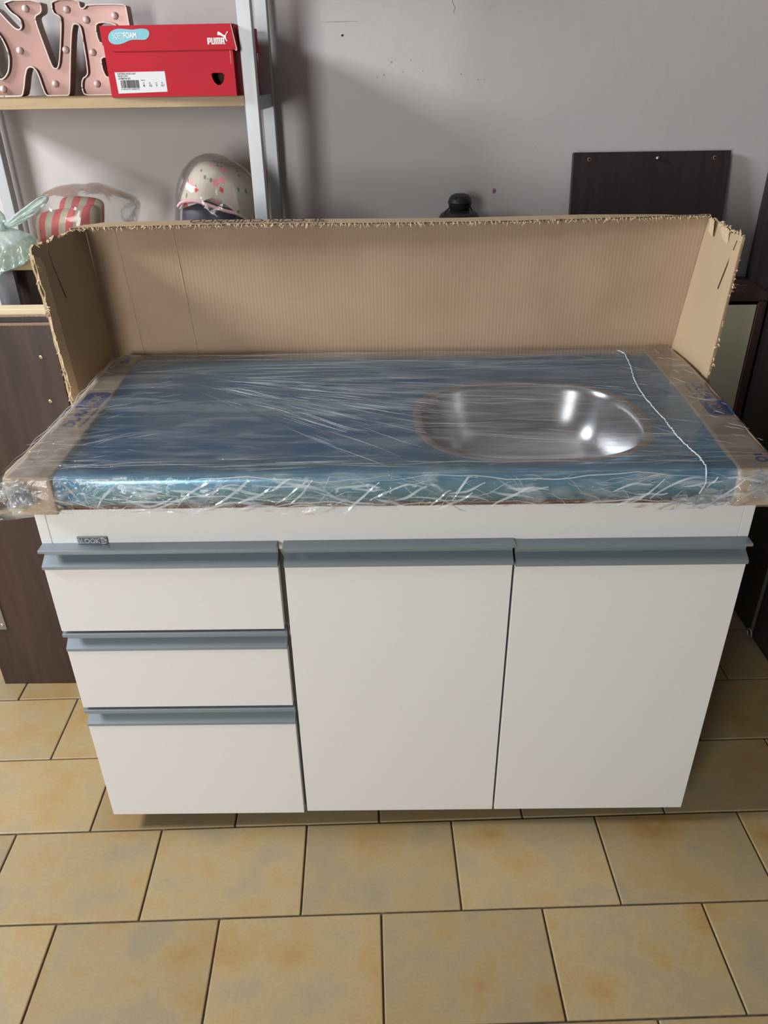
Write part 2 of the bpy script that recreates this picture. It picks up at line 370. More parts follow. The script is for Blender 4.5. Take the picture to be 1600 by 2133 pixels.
def text(name, body, origin, u, v, width, height, mat, parent=None, thick=0.0004, bold=0.0):
    cu = bpy.data.curves.new(name, 'FONT'); cu.body = body; cu.size = 1.0; cu.extrude = 0.001; cu.offset = bold
    me = curve_to_mesh(name, cu)
    co = np.empty(len(me.vertices)*3); me.vertices.foreach_get('co', co); co = co.reshape(-1, 3)
    mn, mx = co.min(0), co.max(0); co[:, 0] = (co[:, 0]-mn[0])/(mx[0]-mn[0])*width; co[:, 1] = (co[:, 1]-mn[1])/(mx[1]-mn[1])*height
    co[:, 2] = co[:, 2]/0.001*thick/2
    me.vertices.foreach_set('co', co.ravel()); me.update()
    o = link(name, me, mat); return place(o, frame_matrix(origin, u, v), parent)
def resample(loop, n):
    P = np.array(list(loop)+[loop[0]], float); d = np.r_[0, np.cumsum(np.linalg.norm(np.diff(P, axis=0), axis=1))]
    t = np.linspace(0, d[-1], n, endpoint=False); return np.c_[np.interp(t, d, P[:, 0]), np.interp(t, d, P[:, 1])]
def smooth_loop(loop, n, it=2):
    P = np.array(loop, float)
    for _ in range(it):
        Q = np.roll(P, -1, axis=0); P = np.stack([P*0.75+Q*0.25, P*0.25+Q*0.75], 1).reshape(-1, 2)
    return resample(P, n)
def inflate(name, outline, y0, front, back, mat, parent=None, n=72, rings=14, noise=0.0, nfreq=60, seed=1, power=0.5, it=2, folds=None):
    """closed pillow-like body from a front outline (x,z): bulges towards -y by front and +y by back"""
    B = smooth_loop(outline, n, it); c = B.mean(0); vs, fs = [], []
    r = np.sin(np.linspace(0, math.pi/2, rings+1))[1:]
    ph = np.random.default_rng(seed).uniform(0, 6.28, (8, 3))
    def wob(p):
        s = 0
        for k in range(8): s += math.sin(p[0]*nfreq*(0.5+0.25*k)+ph[k, 0]+2*math.sin(p[1]*nfreq*0.4+ph[k, 1]))*math.sin(p[1]*nfreq*(0.4+0.2*k)+ph[k, 2])/(1+0.4*k)
        return s*noise
    for sgn, dep in ((-1, front), (1, back)):
        base = len(vs); y = -dep*sgn*-1
        vs.append((c[0], y0+sgn*dep, c[1]))
        for ri, rr in enumerate(r):
            h = dep*max(0.0, 1-rr*rr)**power
            for b in B:
                p = c+(b-c)*rr; k = wob(p)*(1-rr**6)
                if folds:      # gathers radiating from the knot
                    fx, fz, cnt, amp = folds; th = math.atan2(p[1]-fz, p[0]-fx); ds = math.hypot(p[1]-fz, p[0]-fx)
                    k += amp*(math.sin(th*cnt)+0.6*math.sin(th*cnt*1.7+1.0))*min(1.0, ds*12)*(1-rr**8)
                vs.append((p[0], y0+sgn*(h+k), p[1]))
        for k in range(n):
            k2 = (k+1) % n; fs.append([base, base+1+k, base+1+k2])
            for q in range(len(r)-1):
                a = base+1+q*n; fs.append([a+k, a+n+k, a+n+k2, a+k2])
    me = mesh(name, vs, fs, True)
    bm = bmesh.new(); bm.from_mesh(me); bmesh.ops.remove_doubles(bm, verts=bm.verts, dist=1e-5); bmesh.ops.recalc_face_normals(bm, faces=bm.faces)
    bm.to_mesh(me); bm.free(); me.polygons.foreach_set('use_smooth', [True]*len(me.polygons))
    return link(name, me, mat, parent)

# ------------------------------------------------------------------ the setting
X0, X1, Y0, YW, ZC = -2.2, 2.4, -3.3, 1.14, 2.95
floor = struct(box('floor', (X0, Y0, -0.10), (X1, YW, -0.004), 'grout'))
TW, TH, GAP, ANG = 0.3110, 0.2050, 0.0035, math.radians(1.45)
ORG = Vector((0.407, 0.009))
tile_me = box_mesh('tile', (-TW/2+GAP/2, -TH/2+GAP/2, -0.006), (TW/2-GAP/2, TH/2-GAP/2, 0.0), 0.0022, 2)
tile_me.materials.append(MAT['tile'])
rest = []
ca, sa = math.cos(ANG), math.sin(ANG)
for row in range(-17, 6):
    for col in range(-11, 9):
        u = (col+0.5)*TW+(0.0 if row % 2 else 0.5*TW); v = (row+0.5)*TH
        x = ORG.x+u*ca-v*sa; y = ORG.y+u*sa+v*ca
        if x-TW/2 < X0 or x+TW/2 > X1 or y-TH/2 < Y0 or y+TH/2 > YW+0.02: continue
        if -1.1 < x < 2.2 and y > -1.0:
            t = bpy.data.objects.new('tile', tile_me); COL.objects.link(t)
            t.location = (x, y, random.uniform(-0.0006, 0.0)); t.rotation_euler = (0, 0, ANG+random.uniform(-0.002, 0.002)); adopt(t, floor)
        else: rest.append((x, y))
vs, fs = [], []
for x, y in rest:
    b = len(vs); hx, hy = TW/2-GAP/2, TH/2-GAP/2
    for z in (-0.006, 0.0):
        for sx, sy in ((-1, -1), (1, -1), (1, 1), (-1, 1)):
            vs.append((x+sx*hx*ca-sy*hy*sa, y+sx*hx*sa+sy*hy*ca, z))
    fs += [[b+4, b+5, b+6, b+7]]+[[b+i, b+(i+1) % 4, b+4+(i+1) % 4, b+4+i] for i in range(4)]
ft = link('far_tiles', mesh('far_tiles', vs, fs), 'tile', floor); ft['kind'] = 'stuff'

wall = struct(box('wall_back', (X0, YW, 0), (X1, YW+0.12, ZC), 'wall'))
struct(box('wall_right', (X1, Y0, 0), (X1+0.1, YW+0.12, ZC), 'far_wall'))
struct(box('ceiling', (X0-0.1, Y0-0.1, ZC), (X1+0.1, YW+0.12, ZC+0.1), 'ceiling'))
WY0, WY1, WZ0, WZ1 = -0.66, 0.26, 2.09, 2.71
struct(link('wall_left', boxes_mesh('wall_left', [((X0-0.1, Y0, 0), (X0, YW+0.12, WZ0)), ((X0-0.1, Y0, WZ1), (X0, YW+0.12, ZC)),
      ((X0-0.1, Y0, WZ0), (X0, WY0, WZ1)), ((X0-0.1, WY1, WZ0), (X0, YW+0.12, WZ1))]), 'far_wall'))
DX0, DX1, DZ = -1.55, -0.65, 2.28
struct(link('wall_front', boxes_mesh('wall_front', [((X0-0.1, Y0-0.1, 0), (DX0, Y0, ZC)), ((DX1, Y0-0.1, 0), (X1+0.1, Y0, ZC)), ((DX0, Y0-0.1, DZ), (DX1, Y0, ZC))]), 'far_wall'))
def frame_boxes(lo, hi, t, axis):
    (x0, y0, z0), (x1, y1, z1) = lo, hi
    if axis == 'x':
        return [((x0, y0, z0), (x1, y1, z0+t)), ((x0, y0, z1-t), (x1, y1, z1)), ((x0, y0, z0+t), (x1, y0+t, z1-t)), ((x0, y1-t, z0+t), (x1, y1, z1-t))]
    return [((x0, y0, z0), (x1, y1, z0+t)), ((x0, y0, z1-t), (x1, y1, z1)), ((x0, y0, z0+t), (x0+t, y1, z1-t)), ((x1-t, y0, z0+t), (x1, y1, z1-t))]
struct(link('window_1', boxes_mesh('window_1', frame_boxes((X0-0.08, WY0, WZ0), (X0+0.01, WY1, WZ1), 0.03, 'x')), 'glass'))
struct(link('door_1', boxes_mesh('door_1', frame_boxes((DX0, Y0-0.08, 0.0), (DX1, Y0+0.01, DZ), 0.05, 'y')), 'glass'))
# marks on the back wall: nail hole, hairline cracks, purple smudge, chips
def wall_mark(name, pts, mat):
    shape(name, [pts], (0, YW-0.0004, 0), (1, 0, 0), (0, 0, 1), 0.0006, mat, wall)
def blot(cx, cz, r, n=9, st=1.0):
    return [(cx+r*random.uniform(0.6, 1.2)*math.cos(k*2*math.pi/n), cz+st*r*random.uniform(0.6, 1.2)*math.sin(k*2*math.pi/n)) for k in range(n)]
wall_mark('nail_hole', blot(0.491, 1.484, 0.003), 'hole')
wall_mark('smudge', blot(0.886, 1.121, 0.0055, 9, 1.2), 'stain')
def crack(pts, wdt):
    L = [(x+wdt, z+wdt*0.4) for x, z in pts]; R_ = [(x-wdt, z-wdt*0.4) for x, z in pts]
    wall_mark('crack', L+R_[::-1], 'crack')
wall_mark('scratch', [(0.43, 1.5125), (0.48, 1.5132), (0.532, 1.5130), (0.48, 1.5120)], 'crack')
crack([(0.764, 1.57), (0.760, 1.55), (0.767, 1.538), (0.764, 1.527)], 0.0006)
for cx, cz, r in ((0.611, 1.425, 0.003), (0.640, 1.404, 0.002), (0.592, 1.398, 0.003), (0.575, 1.393, 0.002), (0.787, 1.397, 0.0025), (0.830, 1.384, 0.0018), (0.845, 1.384, 0.0018),
                  (0.69, 1.405, 0.002), (0.66, 1.43, 0.002), (0.33, 1.56, 0.003), (0.99, 1.23, 0.002), (1.02, 1.07, 0.002)):
    wall_mark('paint_chip', blot(cx, cz, r*0.7), 'crack')

# ------------------------------------------------------------------ kitchen base cabinet
ZT = 0.790
cab = thing('kitchen_cabinet', 'white kitchen base cabinet with grey rail handles under the wrapped sink', 'cabinet', (0.6, 0.30, 0))
box('side_panel', (0, 0.018, 0.05), (0.018, 0.64, ZT), 'white', cab, 0.0008)
box('side_panel', (1.182, 0.018, 0.05), (1.2, 0.64, ZT), 'white', cab, 0.0008)
box('front_rail', (0.0186, 0.018, 0.700), (1.1814, 0.036, ZT), 'white', cab, 0.0006)
box('back_panel', (0.018, 0.630, 0.05), (1.182, 0.640, ZT), 'carcass', cab)
box('bottom_panel', (0.018, 0.020, 0.05), (1.182, 0.630, 0.068), 'carcass', cab)
box('divider', (0.401, 0.0195, 0.068), (0.417, 0.625, 0.700), 'carcass', cab)
for x in (0.06, 1.14):
    for y in (0.10, 0.58):
        lathe('leg', [(0.022, 0), (0.022, 0.008), (0.014, 0.012), (0.014, 0.05)], 'black', cab, (x, y, 0), 16)
def handle_mesh(name, x0, x1, prof):
    n = len(prof); vs = [(x, y, z) for x in (x0, x1) for y, z in prof]
    fs = [[i, (i+1) % n, n+(i+1) % n, n+i] for i in range(n)]
    me = mesh(name, vs, fs)
    bm = bmesh.new(); bm.from_mesh(me); bmesh.ops.holes_fill(bm, edges=[e for e in bm.edges if e.is_boundary]); bmesh.ops.recalc_face_normals(bm, faces=bm.faces); bm.to_mesh(me); bm.free()
    return me
def channel(zt, zb, lip, small=False):
    """C-shaped grip rail in section (y,z): sloping upper lip, hollow, lower shelf over the front"""
    t = 0.0016
    f = -0.006 if not small else -0.002
    return [(0.0175, zt), (f+0.0012, zt-0.0006), (f, zt-0.0016), (f, zt-lip), (f+t, zt-lip), (f+t, zt-0.0032), (0.0135, zt-0.0026),
            (0.0135, zb+0.018), (f+0.003, zb+0.0085), (f, zb+0.0065), (f, zb+0.0005), (0.0, zb), (0.0175, zb)]
def front(name, x0, x1, z0, z1, hz, lip, small):
    o = box(name, (x0, 0.0, z0), (x1, 0.0175, z1), 'white', cab, 0.0009)
    me = handle_mesh('handle', x0, x1, channel(hz, z1, lip, small))
    link('handle', me, 'alu', o)
    return o
front('drawer', 0.001, 0.4015, 0.541, 0.678, 0.7170, 0.0058, False)['label'] = 'top drawer front'
front('drawer', 0.001, 0.4035, 0.356, 0.496, 0.537, 0.0075, True)['label'] = 'middle drawer front'
front('drawer', 0.001, 0.4050, 0.0495, 0.3085, 0.351, 0.0075, True)['label'] = 'bottom drawer front'
front('door', 0.412, 0.8015, 0.0545, 0.677, 0.7172, 0.0052, False)
front('door', 0.8055, 1.199, 0.0545, 0.6735, 0.7148, 0.0055, False)
bd = box('badge', (0.0625, 0.0145, 0.7172), (0.1135, 0.018, 0.7308), 'badge', cab, 0.0008)
box('badge_field', (0.0635, 0.0139, 0.7188), (0.1035, 0.0146, 0.7292), 'badge_dark', bd)
text('badge_letters', 'BLOOK', (0.0642, 0.0138, 0.7192), (1, 0, 0), (0, 0, 1), 0.0385, 0.0094, 'badge', bd, 0.0016, 0.02)
shape('badge_emblem', [[(0.1035, 0.7180), (0.1085, 0.7174), (0.1125, 0.719), (0.1105, 0.7225), (0.114, 0.7245), (0.1115, 0.728), (0.108, 0.7305), (0.1035, 0.7298), (0.1055, 0.724)]], (0, 0.0138, 0), (1, 0, 0), (0, 0, 1), 0.0016, 'badge', bd)
text('badge_letters', 'S', (0.1052, 0.0128, 0.7195), (1, 0, 0), (0, 0, 1), 0.0052, 0.0085, 'badge_dark', bd, 0.0008)

# ------------------------------------------------------------------ wrapped sink top
ZS = 0.855
sink = thing('sink_top', 'stainless sink top under blue film and crinkled clear wrap on the white cabinet', 'sink', (0.6, 0.28, ZT))
BC = np.array([0.8535, 0.2300]); BA, BB, BN = 0.2150, 0.1880, 2.7
def basin_pt(a, s):
    c_, s_ = math.cos(a), math.sin(a)
    return (BC[0]+s*BA*math.copysign(abs(c_)**(2/BN), c_), BC[1]+s*BB*math.copysign(abs(s_)**(2/BN), s_))
NB = 160
ANGS = [2*math.pi*k/NB for k in range(NB)]
def rect_pt(p, x0, x1, y0, y1):
    d = np.array(p)-BC; t = 1e9
    if d[0] > 1e-9: t = min(t, (x1-BC[0])/d[0])
    if d[0] < -1e-9: t = min(t, (x0-BC[0])/d[0])
    if d[1] > 1e-9: t = min(t, (y1-BC[1])/d[1])
    if d[1] < -1e-9: t = min(t, (y0-BC[1])/d[1])
    return BC+d*t
SX0, SX1, SY0, SY1 = 0.010, 1.190, -0.010, 0.572
def loft(loops, close_end=False):
    n = len(loops[0]); vs = [p for l in loops for p in l]; fs = []
    for i in range(len(loops)-1):
        for k in range(n):
            k2 = (k+1) % n; fs.append([i*n+k, i*n+k2, (i+1)*n+k2, (i+1)*n+k])
    if close_end: fs.append([(len(loops)-1)*n+k for k in range(n)])
    return vs, fs
# snap the directions so that the four plate corners are hit exactly
bp = [np.array(basin_pt(a, 1.0)) for a in ANGS]
dirs = [p.copy() for p in bp]
for cx, cy in ((SX0, SY0), (SX1, SY0), (SX1, SY1), (SX0, SY1)):
    v = np.array([cx, cy])-BC
    k = min(range(NB), key=lambda i: abs((math.atan2(*(dirs[i]-BC)[::-1])-math.atan2(v[1], v[0])+math.pi) % (2*math.pi)-math.pi))
    dirs[k] = BC+v*0.5
def rl(i_, z, f=1.0): return [(*rect_pt(d, SX0+i_, SX1-i_, SY0+i_, SY1-i_), z) for d in dirs]
mid = [tuple((np.array(basin_pt(a, 1.0))*0.5+rect_pt(d, SX0+0.05, SX1-0.05, SY0+0.05, SY1-0.05)*0.5))+(ZS-0.0085,) for a, d in zip(ANGS, dirs)]
loops = [[(*basin_pt(a, 1.0), ZS-0.009) for a in ANGS], mid, rl(0.052, ZS-0.008), rl(0.036, ZS-0.001), rl(0.028, ZS), rl(0.010, ZS), rl(0.003, ZS-0.003), rl(0.0, ZS-0.010), rl(0.0, ZS-0.049), rl(0.006, ZS-0.050)]
vs, fs = loft(loops)
link('top_plate', fix_normals(mesh('top_plate', vs, fs, True)), 'bluefilm', sink)
loops = [[(*basin_pt(a, s), ZS-0.009+z) for a in ANGS] for s, z in ((1.0, 0.0003), (0.975, 0.0014), (0.94, 0.0014), (0.925, 0.0))]
vs, fs = loft(loops); link('basin_rim', fix_normals(mesh('basin_rim', vs, fs, True)), 'flange', sink)
loops = [[(*basin_pt(a, s), ZS-0.009+z) for a in ANGS] for s, z in ((0.926, 0.0), (0.915, -0.003), (0.900, -0.014), (0.878, -0.034), (0.845, -0.058), (0.80, -0.082), (0.735, -0.103), (0.65, -0.119), (0.53, -0.130), (0.38, -0.136), (0.2, -0.139), (0.02, -0.140))]
vs, fs = loft(loops, True); link('basin', fix_normals(mesh('basin', vs, fs, True)), 'steel', sink)
link('chipboard_core', boxes_mesh('chipboard_core', [((0.03, 0.004, ZT), (1.175, 0.030, ZS-0.050)), ((0.03, 0.530, ZT), (1.175, 0.556, ZS-0.050)), ((0.03, 0.030, ZT), (0.06, 0.530, ZS-0.050)), ((1.145, 0.030, ZT), (1.175, 0.530, ZS-0.050))]), 'chipboard', sink)
# cardboard end protectors
def cap_mesh(pts, z0, z1, drop):
    bm = bmesh.new(); n = len(pts)
    top = [bm.verts.new((x, y, z1)) for x, y in pts]; bot = [bm.verts.new((x, y, z0)) for x, y in pts]
    bm.faces.new(top); bm.faces.new(bot[::-1])
    for i in range(n): bm.faces.new((top[i], bot[i], bot[(i+1) % n], top[(i+1) % n]))
    bmesh.ops.recalc_face_normals(bm, faces=bm.faces)
    bmesh.ops.bevel(bm, geom=list(bm.edges), offset=0.003, segments=2, affect='EDGES', profile=0.5)
    me = bpy.data.meshes.new('end_protector'); bm.to_mesh(me); bm.free(); return me
CZ0, CZ1 = ZT+0.001, ZS+0.0035
lcap = [(0.036, 0.592), (-0.003, 0.592), (-0.017, 0.555), (-0.0175, 0.44), (-0.013, 0.25), (-0.017, 0.11), (-0.023, 0.012), (-0.018, -0.014), (0.058, -0.016), (0.057, 0.06), (0.050, 0.30)]
rcap = [(1.166, 0.585), (1.160, 0.30), (1.145, 0.02), (1.142, -0.014), (1.205, -0.012), (1.212, 0.04), (1.222, 0.20), (1.2315, 0.37), (1.233, 0.53), (1.228, 0.597), (1.19, 0.603)]
lc = link('end_protector', cap_mesh(lcap, CZ0, CZ1, 0), 'card_cap', sink); lc['label'] = 'cardboard end protector with blue lettering'
rc = link('end_protector', cap_mesh(rcap, CZ0, CZ1, 0), 'card_cap', sink); rc['label'] = 'cardboard end protector with smeared blue lettering'
PZ = CZ1+0.0002
def duranox(p, o, u, v, k):
    """printed logo: DURA in blue, NOX reversed out of a blue rounded tab, small line under it"""
    O = Vector(o); U = Vector(u); V = Vector(v)
    text('print', 'DURA', O, u, v, 0.088*k, 0.021, 'blue_ink', p, 0.0003, 0.03)
    q = O+U*0.091*k-V*0.010
    tab = []
    wd, ht, r = 0.078*k, 0.046, 0.011
    for cx, cy, a0 in ((wd-r, ht-r, 0), (0.002, ht-0.002, 90), (0.002, 0.002, 180), (wd-r, r, 270)):
        rr = r if cx > 0.01 else 0.002
        for j in range(5):
            a = math.radians(a0+j*22.5); tab.append((cx+rr*math.cos(a), cy+rr*math.sin(a)))
    shape('print', [tab], q, u, v, 0.0003, 'blue_ink', p)
    text('print', 'NOX', O+U*0.0935*k+Vector((0, 0, 0.0003)), u, v, 0.062*k, 0.021, 'card_cap', p, 0.0003, 0.02)
duranox(lc, (0.0245, 0.186, PZ), (0.06, 1, 0), (-1, 0.06, 0), 1.0)
text('print', 'Productos durables', (0.0400, 0.186, PZ), (0.06, 1, 0), (-1, 0.06, 0), 0.085, 0.007, 'blue_ink', lc, 0.0003)
duranox(rc, (1.195, 0.362, PZ), (-0.06, -1, 0), (1, -0.06, 0), 0.95)
text('print', 'Productos durables', (1.182, 0.362, PZ), (-0.06, -1, 0), (1, -0.06, 0), 0.080, 0.006, 'blue_ink', rc, 0.0003)
def ring(cx, cy, r0, r1, n=14): return [[(cx+r1*math.cos(k*2*math.pi/n), cy+r1*math.sin(k*2*math.pi/n)) for k in range(n)], [(cx+r0*math.cos(k*2*math.pi/n), cy+r0*math.sin(k*2*math.pi/n)) for k in range(n)]]
for p, cx, cy in ((lc, 0.014, 0.540), (rc, 1.190, 0.020)):
    shape('print', ring(cx, cy, 0.005, 0.010), (0, 0, PZ), (1, 0, 0), (0, 1, 0), 0.0003, 'blue_ink', p)
    shape('print', [[(cx-0.006, cy+0.014), (cx+0.008, cy+0.014), (cx+0.008, cy+0.021), (cx-0.006, cy+0.021)]], (0, 0, PZ), (1, 0, 0), (0, 1, 0), 0.0003, 'blue_ink', p)

# --- clear wrap stretched over everything, with real ridges
def wrinkle_field(n):
    """pulls of the stretched film: (x, y, length, angle, width, height)"""
    W = []
    for k in range(n):
        q = random.random()
        if q < 0.46:      # fan spreading to the right from the left back
            a = random.triangular(-0.85, 0.14, -0.28); d = random.uniform(0.20, 0.62)
            x = 0.10+d*math.cos(a); y = 0.43+d*math.sin(a)*0.9; L = random.uniform(0.03, 0.17); a += random.gauss(0, 0.05)
        elif q < 0.60:    # short pulls beside the left end protector
            x = random.uniform(0.05, 0.17); y = random.uniform(0.0, 0.56); L = random.uniform(0.02, 0.08); a = 0.35+random.gauss(0, 0.25)
        elif q < 0.74:    # front edge
            x = random.uniform(0.05, 1.15); y = random.uniform(-0.005, 0.045); L = random.uniform(0.04, 0.20); a = random.gauss(0, 0.07)
        elif q < 0.84:    # back edge
            x = random.uniform(0.15, 1.05); y = random.uniform(0.45, 0.57); L = random.uniform(0.06, 0.35); a = random.gauss(0.04, 0.05)
        elif q < 0.92:    # over the bowl
            x = random.uniform(0.66, 1.02); y = random.uniform(0.06, 0.38); L = random.uniform(0.06, 0.30); a = -0.12+random.gauss(0, 0.05)
        else:             # right end
            x = random.uniform(1.02, 1.16); y = random.uniform(0.0, 0.55); L = random.uniform(0.02, 0.07); a = -0.35+random.gauss(0, 0.3)
        W.append((x, y, L, a, random.uniform(0.0012, 0.0034), random.uniform(0.0004, 0.0019)))
    return W
WR = wrinkle_field(230)
GX, GY = 420, 210
xs = np.linspace(-0.026, 1.238, GX); ys = np.linspace(-0.020, 0.604, GY)
XX, YY = np.meshgrid(xs, ys)
ZZ = np.full_like(XX, ZS+0.0055)
for x, y, L, a, wd, h in WR:
    dx, dy = XX-x, YY-y; al = dx*math.cos(a)+dy*math.sin(a); ac = -dx*math.sin(a)+dy*math.cos(a)+0.15*al*al/L*math.sin(x*50)
    ZZ += h*np.exp(-(ac/wd)**2)*np.exp(-(al/(0.5*L))**4)
ZZ += 0.0008*np.sin(XX*31+np.sin(YY*17)*2)*np.sin(YY*43)
rr = ((np.abs(XX-BC[0])/BA)**2.6+(np.abs(YY-BC[1])/BB)**2.6); ZZ -= 0.004*np.clip(1-rr, 0, 1)
# follow the skewed outline of the two end protectors
XL = np.interp(YY, [-0.02, 0.1, 0.25, 0.44, 0.56, 0.604], [-0.025, -0.019, -0.015, -0.0195, -0.019, -0.004])
XR = np.interp(YY, [-0.02, 0.04, 0.2, 0.37, 0.53, 0.604], [1.209, 1.214, 1.224, 1.2335, 1.235, 1.229])
T = (XX-xs[0])/(xs[-1]-xs[0]); XX = XL+(XR-XL)*T
edge = np.minimum(T, 1-T); ZZ -= 0.004*np.exp(-(edge/0.006)**2)
YB = np.interp(XX, [0, 0.05, 1.15, 1.2], [0.596, 0.582, 0.582, 0.606]); YY = -0.020+(YY+0.020)/(0.624)*(YB+0.020)
vs = np.stack([XX, YY, ZZ], -1).reshape(-1, 3)
fs = [[j*GX+i, j*GX+i+1, (j+1)*GX+i+1, (j+1)*GX+i] for j in range(GY-1) for i in range(GX-1)]
link('clear_wrap', mesh('clear_wrap', vs, fs, True), 'wrap', sink)
# crinkled skirt over the front edge
GX2, GZ2 = 420, 30
def n2(x, z, s):
    r = 0
    for k in range(6): r += math.sin(x*(60+37*k)*s+1.7*k+2.2*math.sin(z*(90+30*k)+k))*math.sin(z*(110+45*k)*s+k*2.1+1.4*math.sin(x*(31+11*k)))/(1+0.35*k)
    return r
vs, fs = [], []
for j in range(GZ2):
    t = j/(GZ2-1)
    for i in range(GX2):
        x = -0.030+1.245*i/(GX2-1)
        z0 = ZT+0.0125+0.006*math.sin(x*9+1)+0.004*math.sin(x*23)-(0.012 if x < 0.09 else 0)-0.010*math.exp(-((x-0.98)/0.12)**2)*0
        z = (ZS+0.006)*(1-t)+z0*t
        y = -0.0165-0.0105*min(1.0, t*1.6)**0.7+0.0009*n2(x, z, 1.0)*(0.3+t)-(0.006 if x < 0.06 or x > 1.14 else 0)
        vs.append((x, min(y, -0.0155), z+0.0008*n2(x+3, z, 0.7)))
for j in range(GZ2-1):
    for i in range(GX2-1): fs.append([j*GX2+i, j*GX2+i+1, (j+1)*GX2+i+1, (j+1)*GX2+i])
link('wrap_skirt', mesh('wrap_skirt', vs, fs, True), 'crinkle', sink)
# highlights along the creases of the wrap, drawn as thin pale strands
vs, fs = [], []
def crease(pts, r):
    n = len(pts); tube_data(pts, [max(0.00012, r*math.sin(math.pi*(i+0.35)/(n-0.3))) for i in range(n)], 4, vs, fs)
for x, y, L, a, wd, h in wrinkle_field(260):
    bend = random.gauss(0, 0.12); pts = []
    for i in range(7):
        s = (i/6-0.5)*L; px = x+s*math.cos(a); py = y+s*math.sin(a)+bend*s*s/L
        if not (-0.012 < px < 1.215 and -0.012 < py < 0.575): continue
        pts.append((px, py, ZS+0.0085+random.uniform(-0.0004, 0.0006)))
    if len(pts) > 3: crease(pts, random.uniform(0.00014, 0.00042))
for k in range(150):     # front skirt creases, all directions
    x = random.uniform(-0.01, 1.19); z = random.uniform(ZT+0.016, ZS+0.004); L = random.uniform(0.012, 0.075); a = random.gauss(0, 0.55)
    pts = []
    for i in range(6):
        s = (i/5-0.5)*L; zz = min(ZS+0.006, max(ZT+0.010, z+s*math.sin(a)+0.003*math.sin(s*120+k)))
        pts.append((x+s*math.cos(a), -0.0285-random.uniform(0, 0.002), zz))
    crease(pts, random.uniform(0.0002, 0.00055))
for k in range(60):      # doubled-over folds of film: narrow ribbons
    x = random.uniform(0.0, 1.16); z = random.uniform(ZT+0.018, ZS-0.004); L = random.uniform(0.02, 0.11); wd = random.uniform(0.0006, 0.0022); a = random.gauss(0, 0.42)
    b = len(vs); n = 9; bend = random.gauss(0, 5.0)
    for i in range(n):
        s_ = (i/(n-1)-0.5)*L; hw = wd*math.sin(math.pi*(i+0.4)/(n-0.2))
        for sg in (-1, 1):
            vs.append((x+s_*math.cos(a)-sg*hw*math.sin(a), -0.0300-0.0012*math.sin(i*1.3+k)+0.0012*sg, min(ZS+0.004, max(ZT+0.008, z+s_*math.sin(a)+bend*s_*s_+0.0015*math.sin(i*1.1+k)+sg*hw*math.cos(a)))))
    for i in range(n-1): fs.append([b+2*i, b+2*i+1, b+2*i+3, b+2*i+2])
for x0, x1, zz in ((-0.01, 0.35, ZT+0.012), (0.3, 0.75, ZT+0.022), (0.72, 1.16, ZT+0.020), (0.05, 0.6, ZS+0.003), (0.55, 1.15, ZS+0.002), (0.1, 0.5, ZT+0.035)):
    crease([(x0+(x1-x0)*i/24, -0.0285-0.001*math.sin(i), zz+0.005*math.sin(i*0.55+x0*9)+0.0015*math.sin(i*1.9)) for i in range(25)], 0.0011)
for k in range(44):
    left = k < 22; y = random.uniform(0.0, 0.57); x = random.uniform(-0.010, 0.045) if left else random.uniform(1.165, 1.215)
    a = random.gauss(0.9, 0.5) if left else random.gauss(-0.7, 0.4); L = random.uniform(0.012, 0.045)
    crease([(x+(i/5-0.5)*L*math.cos(a), y+(i/5-0.5)*L*math.sin(a)+0.002*math.sin(i*2.0+k), ZS+0.0095) for i in range(6)], random.uniform(0.0002, 0.0006))
for q in range(3):
    crease([(float(np.interp(y, [0, 0.1, 0.25, 0.44, 0.56], [-0.022, -0.017, -0.012, -0.0165, -0.015]))+0.004*q+0.0012*math.sin(y*90+q*2), y, ZS+0.0075+0.0015*math.sin(y*60+q)) for y in np.linspace(0.0, 0.55, 60)], 0.0011)
cr = link('crease_highlights', mesh('crease_highlights', vs, fs, True), 'strand', sink); cr['kind'] = 'stuff'
# bunched film at the two front corners
def bunch(name, cen, size, n, seed):
    r_ = random.Random(seed); bm = bmesh.new()
    for k in range(n):
        bmesh.ops.create_icosphere(bm, subdivisions=3, radius=1.0, matrix=Matrix.Translation([c+r_.gauss(0, s*0.42) for c, s in zip(cen, size)]) @ Matrix.Diagonal((size[0]*r_.uniform(0.3, 0.55), size[1]*r_.uniform(0.3, 0.6), size[2]*r_.uniform(0.3, 0.55), 1)))
    for v in bm.verts: v.co += Vector((1, 1, 1))*0.0016*n2(v.co.x*1.3+v.co.y, v.co.z+v.co.y*0.7, 1.6)
    for f in bm.faces: f.smooth = True
    me = bpy.data.meshes.new(name); bm.to_mesh(me); bm.free(); return link(name, me, 'crinkle', sink)
bunch('film_bunch', (0.005, -0.026, ZS-0.022), (0.040, 0.012, 0.030), 7, 3)
bunch('film_bunch', (1.105, -0.028, ZS-0.043), (0.050, 0.010, 0.016), 8, 5)
bunch('film_bunch', (1.165, -0.024, ZS-0.020), (0.040, 0.010, 0.024), 6, 8)
# twisted seam of the film
seam = [(1.1006, 0.560), (1.1107, 0.5357), (1.1017, 0.4582), (1.0857, 0.3733), (1.0802, 0.3207), (1.078, 0.2663), (1.0808, 0.1972), (1.0815, 0.1377), (1.0808, 0.0979), (1.0848, 0.0508), (1.0897, 0.0204), (1.0874, -0.0136)]
sp = []; P = np.array(seam)
for i in range(len(P)-1):
    for j in range(14):
        q = P[i]+(P[i+1]-P[i])*j/14; sp.append((q[0]+random.gauss(0, 0.0007), q[1], ZS+0.0095+random.gauss(0, 0.0004)))
sp += [(1.087, -0.020, ZS+0.004), (1.086, -0.030, ZS-0.012), (1.078, -0.032, ZS-0.030)]
tube('twisted_seam', sp, [random.uniform(0.0007, 0.0015) for _ in sp], 'seam', sink, 6)

